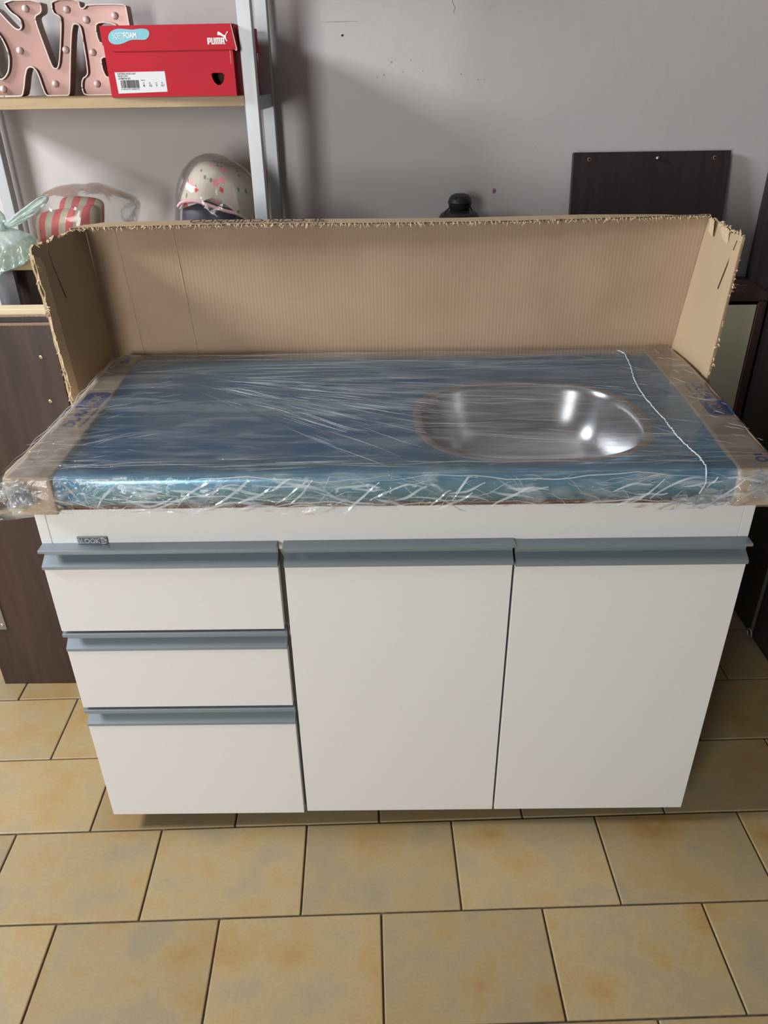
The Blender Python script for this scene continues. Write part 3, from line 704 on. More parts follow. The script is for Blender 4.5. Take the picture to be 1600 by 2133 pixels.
# ------------------------------------------------------------------ opened carton standing behind the sink
CT = 1.128
carton = thing('cardboard_carton', 'torn open brown cardboard carton standing behind the wrapped sink', 'carton', (0.6, 0.62, ZT))
def slab(name, c00, c10, c11, c01, thick, mat, parent, nu=1, nv=1, top_jag=0.0, side_jag=0.0, seed=0):
    """panel through four corners (bottom-left, bottom-right, top-right, top-left), thickness along its normal"""
    r_ = random.Random(seed); A, B, C_, D = map(Vector, (c00, c10, c11, c01))
    nrm = (B-A).cross(D-A).normalized(); vs, fs = [], []
    jt = [r_.gauss(0, top_jag) for _ in range(nu+1)]; js = [r_.gauss(0, side_jag) for _ in range(nv+1)]
    for s in (0, 1):
        for j in range(nv+1):
            for i in range(nu+1):
                u, v = i/nu, j/nv
                p = (A*(1-u)+B*u)*(1-v)+(D*(1-u)+C_*u)*v
                if j == nv: p = p+(D-A).normalized()*jt[i]
                if i == 0 and side_jag: p = p+(B-A).normalized()*js[j]
                vs.append(p+nrm*thick*s)
    st = nu+1; o = (nu+1)*(nv+1)
    for j in range(nv):
        for i in range(nu):
            a = j*st+i; fs += [[a, a+st, a+st+1, a+1], [o+a, o+a+1, o+a+st+1, o+a+st]]
    for i in range(nu): fs += [[i, i+1, o+i+1, o+i], [nv*st+i, o+nv*st+i, o+nv*st+i+1, nv*st+i+1]]
    for j in range(nv): fs += [[j*st, o+j*st, o+(j+1)*st, (j+1)*st], [j*st+nu, (j+1)*st+nu, o+(j+1)*st+nu, o+j*st+nu]]
    return link(name, fix_normals(mesh(name, vs, fs)), mat, parent)
bk = slab('back_panel', (1.238, 0.618, ZT), (-0.032, 0.618, ZT), (-0.050, 0.626, CT+0.004), (1.277, 0.626, CT+0.004), 0.004, 'card', carton)
for xa, xb in ((0.014, 0.038), (0.138, 0.161)):     # score ridges pressed into the back panel
    pts = [(xa+(xb-xa)*(1-i/20)+random.gauss(0, 0.0004), 0.6188+0.0078*(i/20), 0.800+(CT-0.800)*i/20) for i in range(21)]
    tube('score_ridge', pts, 0.0018, 'card_flap', bk, 8)
lf = slab('side_flap', (-0.068, 0.415, ZT), (-0.034, 0.618, ZT), (-0.052, 0.624, CT-0.002), (-0.083, 0.415, CT-0.004), 0.0045, 'card_flap', carton, 14, 18, 0.004, 0.0022, 3)
lf['label'] = 'shaded left side flap with torn edges'
rf = slab('side_flap', (1.241, 0.618, ZT), (1.252, 0.415, ZT), (1.266, 0.415, CT-0.003), (1.279, 0.624, CT), 0.0045, 'card_flap', carton, 14, 18, 0.0035, 0.0, 4)
rf['label'] = 'bright right side flap with torn edges'
# inner liner strips along the front edge of both flaps, split off by a slit
slab('liner_strip', (-0.0645, 0.412, ZT+0.03), (-0.0610, 0.440, ZT+0.03), (-0.0735, 0.440, CT-0.030), (-0.0775, 0.412, CT-0.012), 0.003, 'card_torn', lf, 3, 20, 0.002, 0.0022, 5)
slab('liner_strip', (1.2475, 0.440, ZT+0.03), (1.2490, 0.412, ZT+0.03), (1.2620, 0.412, CT-0.014), (1.2590, 0.440, CT-0.030), 0.003, 'card_flap', rf, 3, 20, 0.002, 0.0, 6)
tube('slit_shade', [(-0.060, 0.446, CT-0.010), (-0.058, 0.452, CT-0.05), (-0.0535, 0.468, CT-0.11)], 0.0012, 'ink', lf, 5)  # dark tubes drawn as the shade inside the slits of both flaps
tube('slit_shade', [(1.2625, 0.438, CT-0.012), (1.2600, 0.455, CT-0.06), (1.2575, 0.470, CT-0.11)], 0.0012, 'ink', rf, 5)
# folded-over top lip with a torn corrugated edge
NL = 150; vs, fs = [], []; r_ = random.Random(11); edge_pts = []
for i in range(NL+1):
    t = i/NL; x = -0.058+1.334*t
    dep = 0.046*(1-t)**0.35*(1.0 if t < 0.55 else 1-0.55*(t-0.55)/0.45)+0.004
    zb = CT+float(np.interp(t, [0, .04, .2, .6, .8, .93, 1], [.002, .008, .0105, .007, .010, .008, 0.0])); yb = 0.628
    yf = yb-dep+r_.gauss(0, 0.0012); zf = CT+0.003+0.002*math.sin(t*7)
    edge_pts.append((x, yf, zf))
    vs += [(x, yb, zb), (x, yf, zf+0.004), (x, yf, zf), (x, yb, zb-0.006)]
for i in range(NL):
    a = i*4
    for k in range(4): fs.append([a+k, a+(k+1) % 4, a+4+(k+1) % 4, a+4+k])
fs += [[0, 3, 2, 1], [NL*4, NL*4+1, NL*4+2, NL*4+3]]
lip = link('top_lip', fix_normals(mesh('top_lip', vs, fs)), 'card_flap', carton)
vs, fs = [], []
for i in range(NL):          # flutes and paper shreds along the torn edge
    x, y, z = edge_pts[i]
    for q in range(2):
        if r_.random() < 0.8:
            px = x+r_.uniform(0, 0.009); L = r_.uniform(0.002, 0.0065)
            tube_data([(px, y+0.001, z+0.0025), (px+r_.gauss(0, 0.002), y-L*0.5, z+r_.uniform(0, 0.002)), (px+r_.gauss(0, 0.003), y-L*0.6, z-L*r_.uniform(0.5, 1.1))], [0.0009, 0.0013, 0.0005], 4, vs, fs)
sh = link('torn_fibres', mesh('torn_fibres', vs, fs), 'card_torn', lip); sh['kind'] = 'stuff'
vs, fs = [], []
for i in range(0, NL):
    x, y, z = edge_pts[i]
    tube_data([(x, y-0.0006, z+0.0022), (x+0.0055, y-0.0006, z+0.0022)], 0.0011, 4, vs, fs)
link('flute_shade', mesh('flute_shade', vs, fs), 'ink', lip)['kind'] = 'stuff'  # dark line painted for the shade between the torn flutes
text('print', 'SE CON CUIDADO', (0.465, 0.6120, CT+0.0122), (-1, 0, 0.004), (0, -1, -0.06), 0.28, 0.026, 'ink', lip, 0.0004)
# shreds on the slanted side-flap tops
def shreds(parent, A, B, n, seed, spread=0.004):
    rr_ = random.Random(seed); vs, fs = [], []
    for k in range(n):
        t = rr_.random(); p = Vector(A).lerp(Vector(B), t); L = rr_.uniform(0.003, 0.010)
        d = Vector((rr_.gauss(0, 1), rr_.gauss(0, 1), rr_.gauss(0, 0.7))).normalized()*L
        tube_data([p, p+d*0.5, p+d+Vector((0, 0, -L*0.3))], [0.0012, 0.0018, 0.0006], 4, vs, fs)
    link('torn_fibres', mesh('torn_fibres', vs, fs), 'card_torn', parent)['kind'] = 'stuff'
shreds(lf, (-0.052, 0.615, CT), (-0.083, 0.42, CT-0.002), 36, 21)
shreds(lf, (-0.0765, 0.413, CT-0.02), (-0.066, 0.413, 0.82), 46, 22)
shreds(rf, (1.277, 0.615, CT+0.002), (1.264, 0.42, CT), 40, 23)
shreds(rf, (1.263, 0.413, CT-0.02), (1.2515, 0.413, 0.84), 30, 24)
for (ya, yb, za) in ((0.56, 0.60, 0.0), (0.48, 0.54, -0.004), (0.425, 0.45, 0.0)):     # peeled paper tongues on the right flap
    slab('peeled_paper', (1.270, yb, CT-0.022), (1.264, ya, CT-0.026), (1.262, ya, CT+0.004+za), (1.270, yb, CT+0.006+za), 0.0012, 'card_torn', rf, 6, 2, 0.002, 0, 31)

# ------------------------------------------------------------------ metal shelf unit with oak boards
Z1, Z2 = 1.364, 1.018
shelf = thing('shelf_unit', 'silver metal shelf unit with oak boards standing against the wall', 'shelf', (-0.05, 0.98, 0))
PX0, PX1, PYF, PYB = -0.430, 0.285, 0.826, 1.092
for x in (PX0, PX1):
    box('post', (x, PYF, 0), (x+0.030, PYF+0.030, 1.95), 'post', shelf, 0.0015)
    box('post', (x, PYB, 0), (x+0.030, PYB+0.030, 1.95), 'post', shelf, 0.0015)
    for z in (Z1, Z2, 1.80):
        box('side_rail', (x+0.004, PYF+0.030, z-0.032), (x+0.026, PYB, z-0.004), 'post', shelf, 0.001)
for z in (Z1, Z2, 1.80):
    box('shelf_board', (PX0+0.0305, PYF+0.002, z-0.021), (PX1-0.0005, PYB+0.028, z), 'oak', shelf, 0.0008)

# ------------------------------------------------------------------ red shoe box on the upper shelf
BY = 0.808; BX0, BX1, BZ0, BZ1 = -0.005, 0.2725, Z1, 1.4965
sb = thing('shoe_box', 'red shoe box with white label and hinged lid on the upper oak shelf', 'box', (0.2725, 0.808, Z1))
BYB = 1.060
HOLE = [(0.2212, 1.406), (0.2271, 1.4078), (0.2451, 1.4076), (0.2496, 1.4036), (0.2467, 1.3918), (0.2402, 1.3855), (0.2333, 1.3845), (0.226, 1.3901), (0.2224, 1.3981)]
body = shape('body', [[(BX0, BZ0), (BX1, BZ0), (BX1, BZ1-0.003), (BX0, BZ1-0.003)], HOLE], (0, BY+0.0025, 0), (1, 0, 0), (0, 0, 1), 0.002, 'red', sb)
box('body_side', (BX1-0.002, BY+0.0036, BZ0), (BX1, BYB, BZ1-0.003), 'red', sb)
box('body_side', (BX0, BY+0.0036, BZ0), (BX0+0.002, BYB, BZ1-0.003), 'red', sb)
box('body_back', (BX0+0.002, BYB-0.002, BZ0), (BX1-0.002, BYB, BZ1-0.003), 'red', sb)
box('body_base', (BX0+0.002, BY+0.0036, BZ0), (BX1-0.002, BYB-0.002, BZ0+0.002), 'red_in', sb)
box('shoe_paper', (BX0+0.01, BY+0.03, BZ0+0.003), (BX1-0.01, BYB-0.01, BZ1-0.02), 'red_in', sb)
lid = box('lid', (BX0-0.001, BY-0.001, BZ1-0.002), (BX1+0.005, BYB+0.001, BZ1), 'red', sb, 0.0004)
LF = [(BX0-0.001, BZ1), (BX0-0.001, 1.462), (0.004, 1.454), (0.014, 1.4500), (BX1+0.008, 1.4500), (BX1+0.0005, BZ1)]
shape('lid_flap', [LF], (0, BY-0.0008, 0), (1, 0, 0), (0, 0, 1), 0.0015, 'red', lid)
slab('lid_side', (BX1+0.0085, BY+0.004, 1.447), (BX1+0.0035, BYB, 1.447), (BX1+0.003, BYB, BZ1-0.001), (BX1+0.003, BY+0.004, BZ1-0.001), 0.0015, 'red', lid)
shape('lid_edge', [[(BX1+0.0005, BZ1-0.001), (BX1+0.0025, BZ1-0.001), (BX1+0.0105, 1.4500), (BX1+0.0085, 1.4470), (BX1+0.0050, 1.4495), (BX1+0.0056, 1.4505), (BX1+0.0082, 1.4490)]], (0, BY-0.0006, 0), (1, 0, 0), (0, 0, 1), 0.001, 'box_side', lid)
box('corner_slit', (BX1-0.0062, BY+0.0011, 1.424), (BX1-0.0054, BY+0.0016, 1.4495), 'box_side', body)
PATCH = [(0.0088, 1.4743), (0.0129, 1.4836), (0.0252, 1.49), (0.0386, 1.4911), (0.0516, 1.4896), (0.0647, 1.4885), (0.076, 1.4899), (0.0871, 1.4905), (0.0978, 1.4881), (0.1002, 1.4824), (0.0967, 1.475), (0.0892, 1.4698), (0.0748, 1.4705), (0.0615, 1.4707), (0.0523, 1.469), (0.0403, 1.4644), (0.0265, 1.4621), (0.0157, 1.4638), (0.0099, 1.4686)]
PF = BY-0.0019
def face_shape(name, pts, mat, y, par): return shape(name, [pts], (0, y, 0), (1, 0, 0), (0, 0, 1), 0.0004, mat, par)
def face_text(body_, x, z, wd, ht, mat, y, par, bold=0.0): return text('print', body_, (x, y, z), (1, 0, 0), (0, 0, 1), wd, ht, mat, par, 0.0003, bold)
face_shape('print', [tuple(p) for p in smooth_loop(PATCH, 60)], 'print_teal', PF, lid)
face_text('SOFT', 0.0193, 1.4735, 0.0235, 0.0100, 'print_white', PF-0.0004, lid, -0.012)
face_text('FOAM', 0.0432, 1.4735, 0.0275, 0.0105, 'print_white', PF-0.0004, lid, 0.018)
face_text('comfort insole', 0.0195, 1.4705, 0.024, 0.0016, 'print_white', PF-0.0004, lid)
CAT = [(0.2441, 1.4779), (0.245, 1.4813), (0.2462, 1.4825), (0.2482, 1.4821), (0.2524, 1.4795), (0.2561, 1.4768), (0.2588, 1.4757), (0.2606, 1.4759), (0.2621, 1.478), (0.2637, 1.4806), (0.2654, 1.4825), (0.2669, 1.482), (0.2665, 1.4805), (0.2645, 1.4793), (0.263, 1.4772), (0.2618, 1.475), (0.2617, 1.472), (0.2618, 1.469), (0.2636, 1.4664), (0.2636, 1.4647), (0.2625, 1.4642), (0.2615, 1.466), (0.2592, 1.4686), (0.2578, 1.4712), (0.2567, 1.473), (0.2538, 1.4739), (0.2514, 1.4752), (0.2495, 1.4761), (0.2474, 1.4759), (0.2454, 1.4761), (0.2439, 1.4764), (0.244, 1.4772), (0.2461, 1.4776)]
face_shape('print', CAT, 'print_white', PF, lid)
# blocky wordmark drawn from bars: P U M A
def bars(lst): return boxes_mesh('print', [((a, PF-0.0002, b), (c_, PF+0.0002, d)) for a, b, c_, d in lst])
u0, zb_, hh = 0.2215, 1.4598, 0.0118
def gl(x, segs): return [(u0+x+a, zb_+b*hh, u0+x+c_, zb_+d*hh) for a, b, c_, d in segs]
wm_ = gl(0, [(0, 0, .0032, 1), (.0032, .85, .0072, 1), (.0048, .30, .0072, .85), (.0032, .30, .0048, .45)])
wm_ += gl(.0084, [(0, 0, .0026, 1), (.0026, 0, .0048, .15), (.0048, 0, .0074, 1)])
wm_ += gl(.0170, [(0, 0, .0026, 1), (.0026, .85, .0040, 1), (.0040, 0, .0066, 1), (.0066, .85, .0080, 1), (.0080, 0, .0106, 1)])
wm_ += gl(.0288, [(0, 0, .0027, 1), (.0027, .82, .0046, 1), (.0027, .38, .0046, .52), (.0046, 0, .0073, 1)])
wm_ += gl(.0372, [(0, 0, .0012, .12)])
link('print', bars(wm_), 'print_white', lid)
LBL = [(0.0097, 1.4114), (0.1201, 1.4122), (0.1206, 1.3736), (0.0112, 1.3711)]
lb = face_shape('paper_label', LBL, 'label', BY+0.0013, sb); LY = BY+0.0010
face_text('SOFTRIDE ENZO NXT', 0.0150, 1.4068, 0.041, 0.0034, 'ink', LY, lb, 0.01)
face_text('NEGRO-GRN', 0.0152, 1.4030, 0.022, 0.0026, 'ink', LY, lb, 0.01)
face_text('378694 01', 0.0158, 1.3975, 0.026, 0.0042, 'ink', LY, lb, 0.01)
xx = 0.0195; bl = []; rb = random.Random(5)
while xx < 0.060:
    wd = rb.choice((0.0004, 0.0004, 0.0008, 0.0012)); bl.append(((xx, LY-0.0002, 1.3815), (xx+wd, LY+0.0002, 1.3965))); xx += wd+rb.choice((0.0004, 0.0006, 0.0010))
link('barcode', boxes_mesh('barcode', bl), 'ink', lb)
face_text('4 064533 848975', 0.0180, 1.3780, 0.041, 0.0026, 'ink', LY, lb)
face_text('Mens', 0.0655, 1.3948, 0.009, 0.0024, 'ink', LY, lb)
for s_, x_ in (('UK', 0.0685), ('EUR', 0.0820), ('US', 0.0965), ('BR', 0.1090)): face_text(s_, x_, 1.3898, 0.0038, 0.0018, 'ink', LY, lb)
for s_, x_, b_ in (('8', 0.0688, 0.03), ('42', 0.0815, 0), ('9', 0.0965, 0), ('41', 0.1080, 0)): face_text(s_, x_, 1.3835, 0.0032 if len(s_) == 1 else 0.0066, 0.0048, 'ink', LY, lb, b_)

sb.rotation_euler = (0, 0, math.radians(-3.5)); sb.location = (0.2725, 0.806, Z1)

# ------------------------------------------------------------------ marquee letter sign
SY = 1.02
sign = thing('letter_sign', 'rose coloured marquee letter sign with round bulbs beside the red shoe box', 'sign', (-0.16, 1.04, Z1))
DZ_ = Z1-1.3690
outer = [(-0.3353, 1.3690), (-0.2862, 1.369), (-0.2783, 1.3747), (-0.2599, 1.4251), (-0.2495, 1.4323), (-0.238, 1.4285), (-0.2321, 1.4173), (-0.2264, 1.3777), (-0.2211, 1.3690), (-0.1711, 1.3690), (-0.1661, 1.3750), (-0.1554, 1.4181), (-0.1457, 1.4583), (-0.1309, 1.5118), (-0.1224, 1.517), (-0.1127, 1.5133), (-0.1101, 1.5009), (-0.1121, 1.4193), (-0.1175, 1.4101), (-0.1294, 1.4047), (-0.1349, 1.3841), (-0.1297, 1.3690), (-0.0664, 1.3690), (-0.0050, 1.3690), (0.0025, 1.378), (0.0024, 1.5483), (-0.0031, 1.5522), (-0.0899, 1.5527), (-0.0931, 1.547), (-0.101, 1.5442), (-0.1053, 1.5481), (-0.1051, 1.5630), (-0.1674, 1.5630), (-0.1699, 1.542), (-0.1662, 1.5359), (-0.1547, 1.5314), (-0.1525, 1.5226), (-0.1744, 1.4441), (-0.1826, 1.4268), (-0.1914, 1.426), (-0.1961, 1.4334), (-0.205, 1.4772), (-0.2139, 1.5235), (-0.2124, 1.5322), (-0.1991, 1.5372), (-0.1942, 1.5424), (-0.1932, 1.5630), (-0.2796, 1.5633), (-0.2687, 1.5416), (-0.249, 1.5292), (-0.2452, 1.5151), (-0.2525, 1.5055), (-0.2611, 1.5061), (-0.2713, 1.5155), (-0.2903, 1.5385), (-0.3, 1.549), (-0.330, 1.558), (-0.365, 1.550), (-0.392, 1.515), (-0.397, 1.455), (-0.385, 1.395), (-0.365, 1.3690)]
oh = [(-0.302, 1.4946), (-0.2945, 1.4748), (-0.2917, 1.453), (-0.3003, 1.4238), (-0.3139, 1.4091), (-0.3257, 1.4051), (-0.345, 1.415), (-0.358, 1.450), (-0.355, 1.495), (-0.340, 1.518), (-0.318, 1.512)]
eh1 = [(-0.0776, 1.5111), (-0.0656, 1.5188), (-0.0328, 1.5157), (-0.0222, 1.505), (-0.0238, 1.4855), (-0.068, 1.4753), (-0.0753, 1.4808)]
eh2 = [(-0.0776, 1.4428), (-0.0708, 1.45), (-0.0305, 1.4495), (-0.0373, 1.4127), (-0.0692, 1.4039), (-0.0766, 1.4207)]
loops = [[(x, z+DZ_) for x, z in l] for l in (outer, oh, eh1, eh2)]
loops = [[tuple(p) for p in smooth_loop(l, len(l)*6, 1)] for l in loops]
shape('letter_face', loops, (0, SY+0.010, 0), (1, 0, 0), (0, 0, 1), 0.002, 'rose', sign)
vs, fs = [], []
for l in loops:
    n = len(l); b = len(vs)
    A_ = sum(l[i][0]*l[(i+1) % n][1]-l[(i+1) % n][0]*l[i][1] for i in range(n))
    for (x, z) in l: vs += [(x, SY, z), (x, SY+0.040, z)]
    for i in range(n):
        j = (i+1) % n; fs.append([b+2*i, b+2*j, b+2*j+1, b+2*i+1])
link('letter_wall', mesh('letter_wall', vs, fs), 'rose_side', sign)
vs, fs = [], []
for l in loops:
    n = len(l); tube_data([(x, SY, max(z, Z1+0.0016)) for x, z in l]+[(l[0][0], SY, max(l[0][1], Z1+0.0016))], 0.0016, 6, vs, fs)
link('letter_rim', mesh('letter_rim', vs, fs, True), 'ivory', sign)
for x, z in [(-0.233, 1.5472), (-0.1383, 1.5442), (-0.097, 1.5236), (-0.0299, 1.5306), (-0.2664, 1.4645), (-0.1581, 1.4648), (-0.0957, 1.4586), (-0.1984, 1.3953), (-0.0982, 1.3939), (-0.3265, 1.3857)]:
    b_ = lathe('bulb', [(0.0078, 0), (0.0078, 0.003), (0.0070, 0.007), (0.0048, 0.0105), (0.0012, 0.012)], 'bulb', sign, (x, SY+0.009, z+DZ_), 18)
    b_.rotation_euler = (math.pi/2, 0, 0)

# ------------------------------------------------------------------ things on the lower shelf
fl = thing('floral_bundle', 'floral cotton bag with pink trim and navy lining in a clear bag on the shelf', 'bag', (0.17, 0.95, Z2))
inflate('floral_cover', [(0.072, 1.105), (0.081, 1.130), (0.100, 1.172), (0.128, 1.214), (0.165, 1.2265), (0.211, 1.215), (0.268, 1.181), (0.284, 1.130), (0.276, 1.070), (0.258, 1.078), (0.236, 1.106), (0.194, 1.117), (0.137, 1.138), (0.098, 1.136)], 0.955, 0.062, 0.05, 'floral', fl, noise=0.0012, nfreq=40, seed=4)
inflate('navy_lining', [(0.070, Z2+0.001), (0.078, 1.085), (0.086, 1.122), (0.100, 1.139), (0.137, 1.141), (0.195, 1.121), (0.240, 1.108), (0.262, 1.075), (0.268, Z2+0.001)], 0.958, 0.052, 0.045, 'navy', fl, noise=0.0025, nfreq=70, seed=6, it=1)
hem = smooth_loop([(0.079, 1.120), (0.094, 1.137), (0.137, 1.140), (0.194, 1.118), (0.238, 1.106), (0.262, 1.080), (0.262, 1.079), (0.238, 1.105), (0.194, 1.117), (0.137, 1.139), (0.094, 1.136)], 60, 1)
hp = [(x, 0.955-0.062*math.sqrt(max(0.02, 1-((x-0.172)/0.112)**2))*0.86-0.003, z) for x, z in hem[:31]]
tube('pink_hem', hp, 0.0042, 'pink_trim', fl, 8)
inflate('clear_bag', [(0.052, Z2+0.001), (0.060, 1.085), (0.078, 1.176), (0.105, 1.215), (0.145, 1.240), (0.190, 1.240), (0.243, 1.213), (0.276, 1.178), (0.283, 1.120), (0.281, Z2+0.001)], 0.955, 0.080, 0.065, 'bag', fl, noise=0.004, nfreq=45, seed=9, it=1)

st = thing('striped_pouch', 'red and cream striped cloth pouch inside a clear plastic bag on the shelf', 'pouch', (-0.17, 0.97, Z2))
inflate('pouch', [(-0.290, Z2+0.001), (-0.288, 1.098), (-0.264, 1.114), (-0.178, 1.124), (-0.122, 1.129), (-0.134, 1.085), (-0.150, Z2+0.001)], 0.950, 0.045, 0.03, 'stripes', st, noise=0.002, nfreq=40, seed=12, it=1)
inflate('pouch_back', [(-0.262, Z2+0.001), (-0.230, 1.130), (-0.212, 1.146), (-0.145, 1.142), (-0.118, 1.133), (-0.120, 1.110), (-0.140, Z2+0.001)], 0.978, 0.040, 0.03, 'stripes', st, noise=0.002, nfreq=40, seed=14, it=1)
inflate('clear_bag', [(-0.315, Z2+0.001), (-0.312, 1.120), (-0.240, 1.168), (-0.175, 1.176), (-0.160, 1.172), (-0.125, 1.179), (-0.070, 1.158), (-0.020, 1.138), (-0.034, 1.090), (-0.065, Z2+0.001)], 0.970, 0.085, 0.06, 'bag', st, noise=0.006, nfreq=38, seed=15, it=1)
inflate('clear_bag_tail', [(-0.070, 1.120), (-0.028, 1.140), (-0.018, 1.128), (-0.030, 1.100), (-0.052, 1.080), (-0.075, 1.090)], 0.955, 0.020, 0.02, 'crinkle', st, noise=0.004, nfreq=110, seed=18, it=1)
inflate('dark_cap', [(-0.120, 1.060), (-0.100, 1.078), (-0.088, 1.070), (-0.092, 1.050), (-0.112, 1.045)], 0.945, 0.012, 0.012, 'black', st, n=24, rings=6)

gb = thing('tied_plastic_bag', 'pale green knotted plastic bag spilling over the shelf edge beside the carton', 'bag', (-0.31, 0.86, Z2))
inflate('bag_body', [(-0.303, 1.104), (-0.275, 1.098), (-0.228, 1.080), (-0.240, 1.050), (-0.270, 1.020), (-0.293, 1.008), (-0.330, 1.000), (-0.350, 0.985), (-0.385, 0.990), (-0.405, 1.030), (-0.380, 1.075), (-0.330, 1.098)], 0.800, 0.070, 0.022, 'green_bag', gb, n=130, rings=26, noise=0.0028, nfreq=75, seed=20, it=1, folds=(-0.302, 1.102, 17.0, 0.0050))
inflate('bag_ear', [(-0.302, 1.104), (-0.282, 1.121), (-0.245, 1.142), (-0.205, 1.166), (-0.184, 1.172), (-0.176, 1.164), (-0.186, 1.152), (-0.222, 1.128), (-0.258, 1.108), (-0.290, 1.098)], 0.790, 0.016, 0.016, 'green_bag', gb, n=110, rings=18, noise=0.002, nfreq=120, seed=22, it=1, folds=(-0.305, 1.098, 46.0, 0.0035))
inflate('bag_ear', [(-0.300, 1.100), (-0.290, 1.125), (-0.305, 1.142), (-0.322, 1.158), (-0.345, 1.150), (-0.340, 1.125), (-0.318, 1.108)], 0.800, 0.014, 0.014, 'green_bag', gb, n=90, rings=16, noise=0.002, nfreq=120, seed=24, it=1, folds=(-0.302, 1.098, 30.0, 0.0035))
inflate('knot', [(-0.316, 1.112), (-0.300, 1.116), (-0.286, 1.108), (-0.288, 1.096), (-0.304, 1.092), (-0.318, 1.098)], 0.785, 0.016, 0.014, 'green_bag', gb, n=32, rings=8, noise=0.002, nfreq=200, seed=26)

# ------------------------------------------------------------------ boards under and beside the shelf
def board(name, label, cat, lo, hi, mat, rot=None, pivot=None, group=None, edge=None):
    t = thing(name, label, cat, ((lo[0]+hi[0])/2, lo[1], lo[2]), group=group)
    b_ = box('panel', lo, hi, mat, t, 0.0008, rot=rot, pivot=pivot)
    return t, b_
t, fb = board('dark_panel', 'walnut cabinet side panel with two brass screws left of the white cabinet', 'board', (-0.440, 0.460, 0.0), (-0.094, 0.475, 0.966), 'walnut')
for x, z in ((-0.130, 0.899), (-0.133, 0.801)):
    s_ = lathe('screw', [(0.0042, 0), (0.0042, 0.0012), (0.0030, 0.0022), (0.0008, 0.0018)], 'brass', t, (x, 0.4602, z), 16); s_.rotation_euler = (math.pi/2, 0, 0)
    h_ = lathe('screw_hole', [(0.0012, 0), (0.0012, 0.0004)], 'hole', s_, (x, 0.4582, z), 8)
box('top_edge', (-0.440, 0.4598, 0.9655), (-0.094, 0.475, 0.9675), 'raw_edge', t)
hp_ = box('hinge_plate', (-0.432, 0.4570, 0.185), (-0.386, 0.4598, 0.270), 'grey_metal', t, 0.0006)
for z in (0.200, 0.228, 0.256):
    s_ = lathe('screw', [(0.0045, 0), (0.0045, 0.0010), (0.0025, 0.0020)], 'steel_screw', hp_, (-0.395, 0.4570, z), 14); s_.rotation_euler = (math.pi/2, 0, 0)
t, _ = board('dark_panel', 'thin dark board sandwiched behind the walnut panel with brass screws', 'board', (-0.452, 0.478, 0.0), (-0.085, 0.490, 0.9790), 'wenge')
box('top_edge', (-0.452, 0.4779, 0.9785), (-0.085, 0.490, 0.9800), 'raw_edge', t)
board('cream_panel', 'cream edged board behind the walnut panels, its top edge showing', 'board', (-0.460, 0.493, 0.0), (-0.075, 0.530, 0.9900), 'cream')
board('black_panel', 'black board tilted on its corner behind the stacked panels', 'board', (-0.335, 0.660, 0.20), (-0.135, 0.672, 0.86), 'black', (0, math.radians(38), 0), (-0.30, 0.666, 0.52))
board('pale_panel', 'pale blue grey board standing under the lower shelf at the left', 'board', (-0.395, 0.880, 0.0), (-0.345, 0.895, 0.990), 'pale_board')
board('dark_panel', 'dark purple brown board standing under the lower shelf', 'board', (-0.395, 0.930, 0.0), (0.10, 0.945, 0.985), 'walnut')

# ------------------------------------------------------------------ slim cabinet, leaning board and lantern by the wall
ZK = 0.887
sc = thing('slim_cabinet', 'slim wenge cabinet with cream doors against the wall behind the sink', 'cabinet', (1.11, 1.05, 0))
KX0, KX1, KY = 0.62, 1.606, 0.955
box('top_board', (KX0, KY, ZK-0.024), (KX1, 1.135, ZK), 'walnut', sc, 0.001)
for x in (KX0, 1.10, KX1-0.022): box('upright', (x, KY+0.002, 0.0), (x+0.022, 1.135, ZK-0.0245), 'walnut', sc, 0.001)
box('base_board', (KX0+0.022, KY+0.004, 0.03), (KX1-0.022, 1.135, 0.05), 'walnut', sc)
box('back_board', (KX0+0.022, 1.127, 0.05), (KX1-0.022, 1.134, ZK-0.025), 'walnut', sc)
for x0, x1 in ((KX0+0.024, 1.098), (1.124, KX1-0.024)):
    for z0, z1 in ((0.055, 0.440), (0.446, ZK-0.036)):
        box('cabinet_door', (x0, KY+0.006, z0), (x1, KY+0.020, z1), 'olive_cream', sc, 0.001)
vs, fs = [], []
for k in range(22):
    x = random.uniform(1.30, 1.56); y = random.uniform(KY+0.02, 1.10); a = random.uniform(0, 3); L = random.uniform(0.01, 0.035)
    tube_data([(x, y, ZK+0.0006), (x+L*math.cos(a), y+L*math.sin(a)*0.5, ZK+0.0008)], 0.0007, 4, vs, fs)
link('dust_scratches', mesh('dust_scratches', vs, fs), 'raw_edge', sc)['kind'] = 'stuff'

lp = thing('leaning_board', 'wenge board with two drilled holes and a bolt leaning on the grey wall', 'board', (1.287, 1.08, ZK))
LEAN = math.atan2(0.055, 0.325)
def lean_pt(x, z, off=0.0): # point on the front face of the leaning board
    return (x, 1.060+(z-ZK)*math.tan(LEAN)-off, z)
b_ = box('panel', (1.086, 0, 0), (1.497, 0.016, (1.212-ZK)/math.cos(LEAN)), 'wenge', lp, 0.0008, rot=(-LEAN, 0, 0), pivot=(0, 0, 0))
b_.location = (0, 1.060, ZK+0.003)
def on_lean(o): o.rotation_euler = (math.pi/2-LEAN, 0, 0)
for x in (1.128, 1.456):
    on_lean(lathe('hole_rim', [(0.0048, 0), (0.0048, 0.0006), (0.0034, 0.0008)], 'raw_edge', lp, lean_pt(x, 1.198, 0.0002), 16))
    on_lean(lathe('drilled_hole', [(0.0032, 0), (0.0032, 0.0010)], 'hole', lp, lean_pt(x, 1.198, 0.0004), 14))
bt = lathe('bolt', [(0.0026, 0), (0.0026, 0.010), (0.0046, 0.010), (0.0050, 0.013), (0.0030, 0.0155)], 'steel_screw', lp, lean_pt(1.303, 1.198), 14); on_lean(bt)

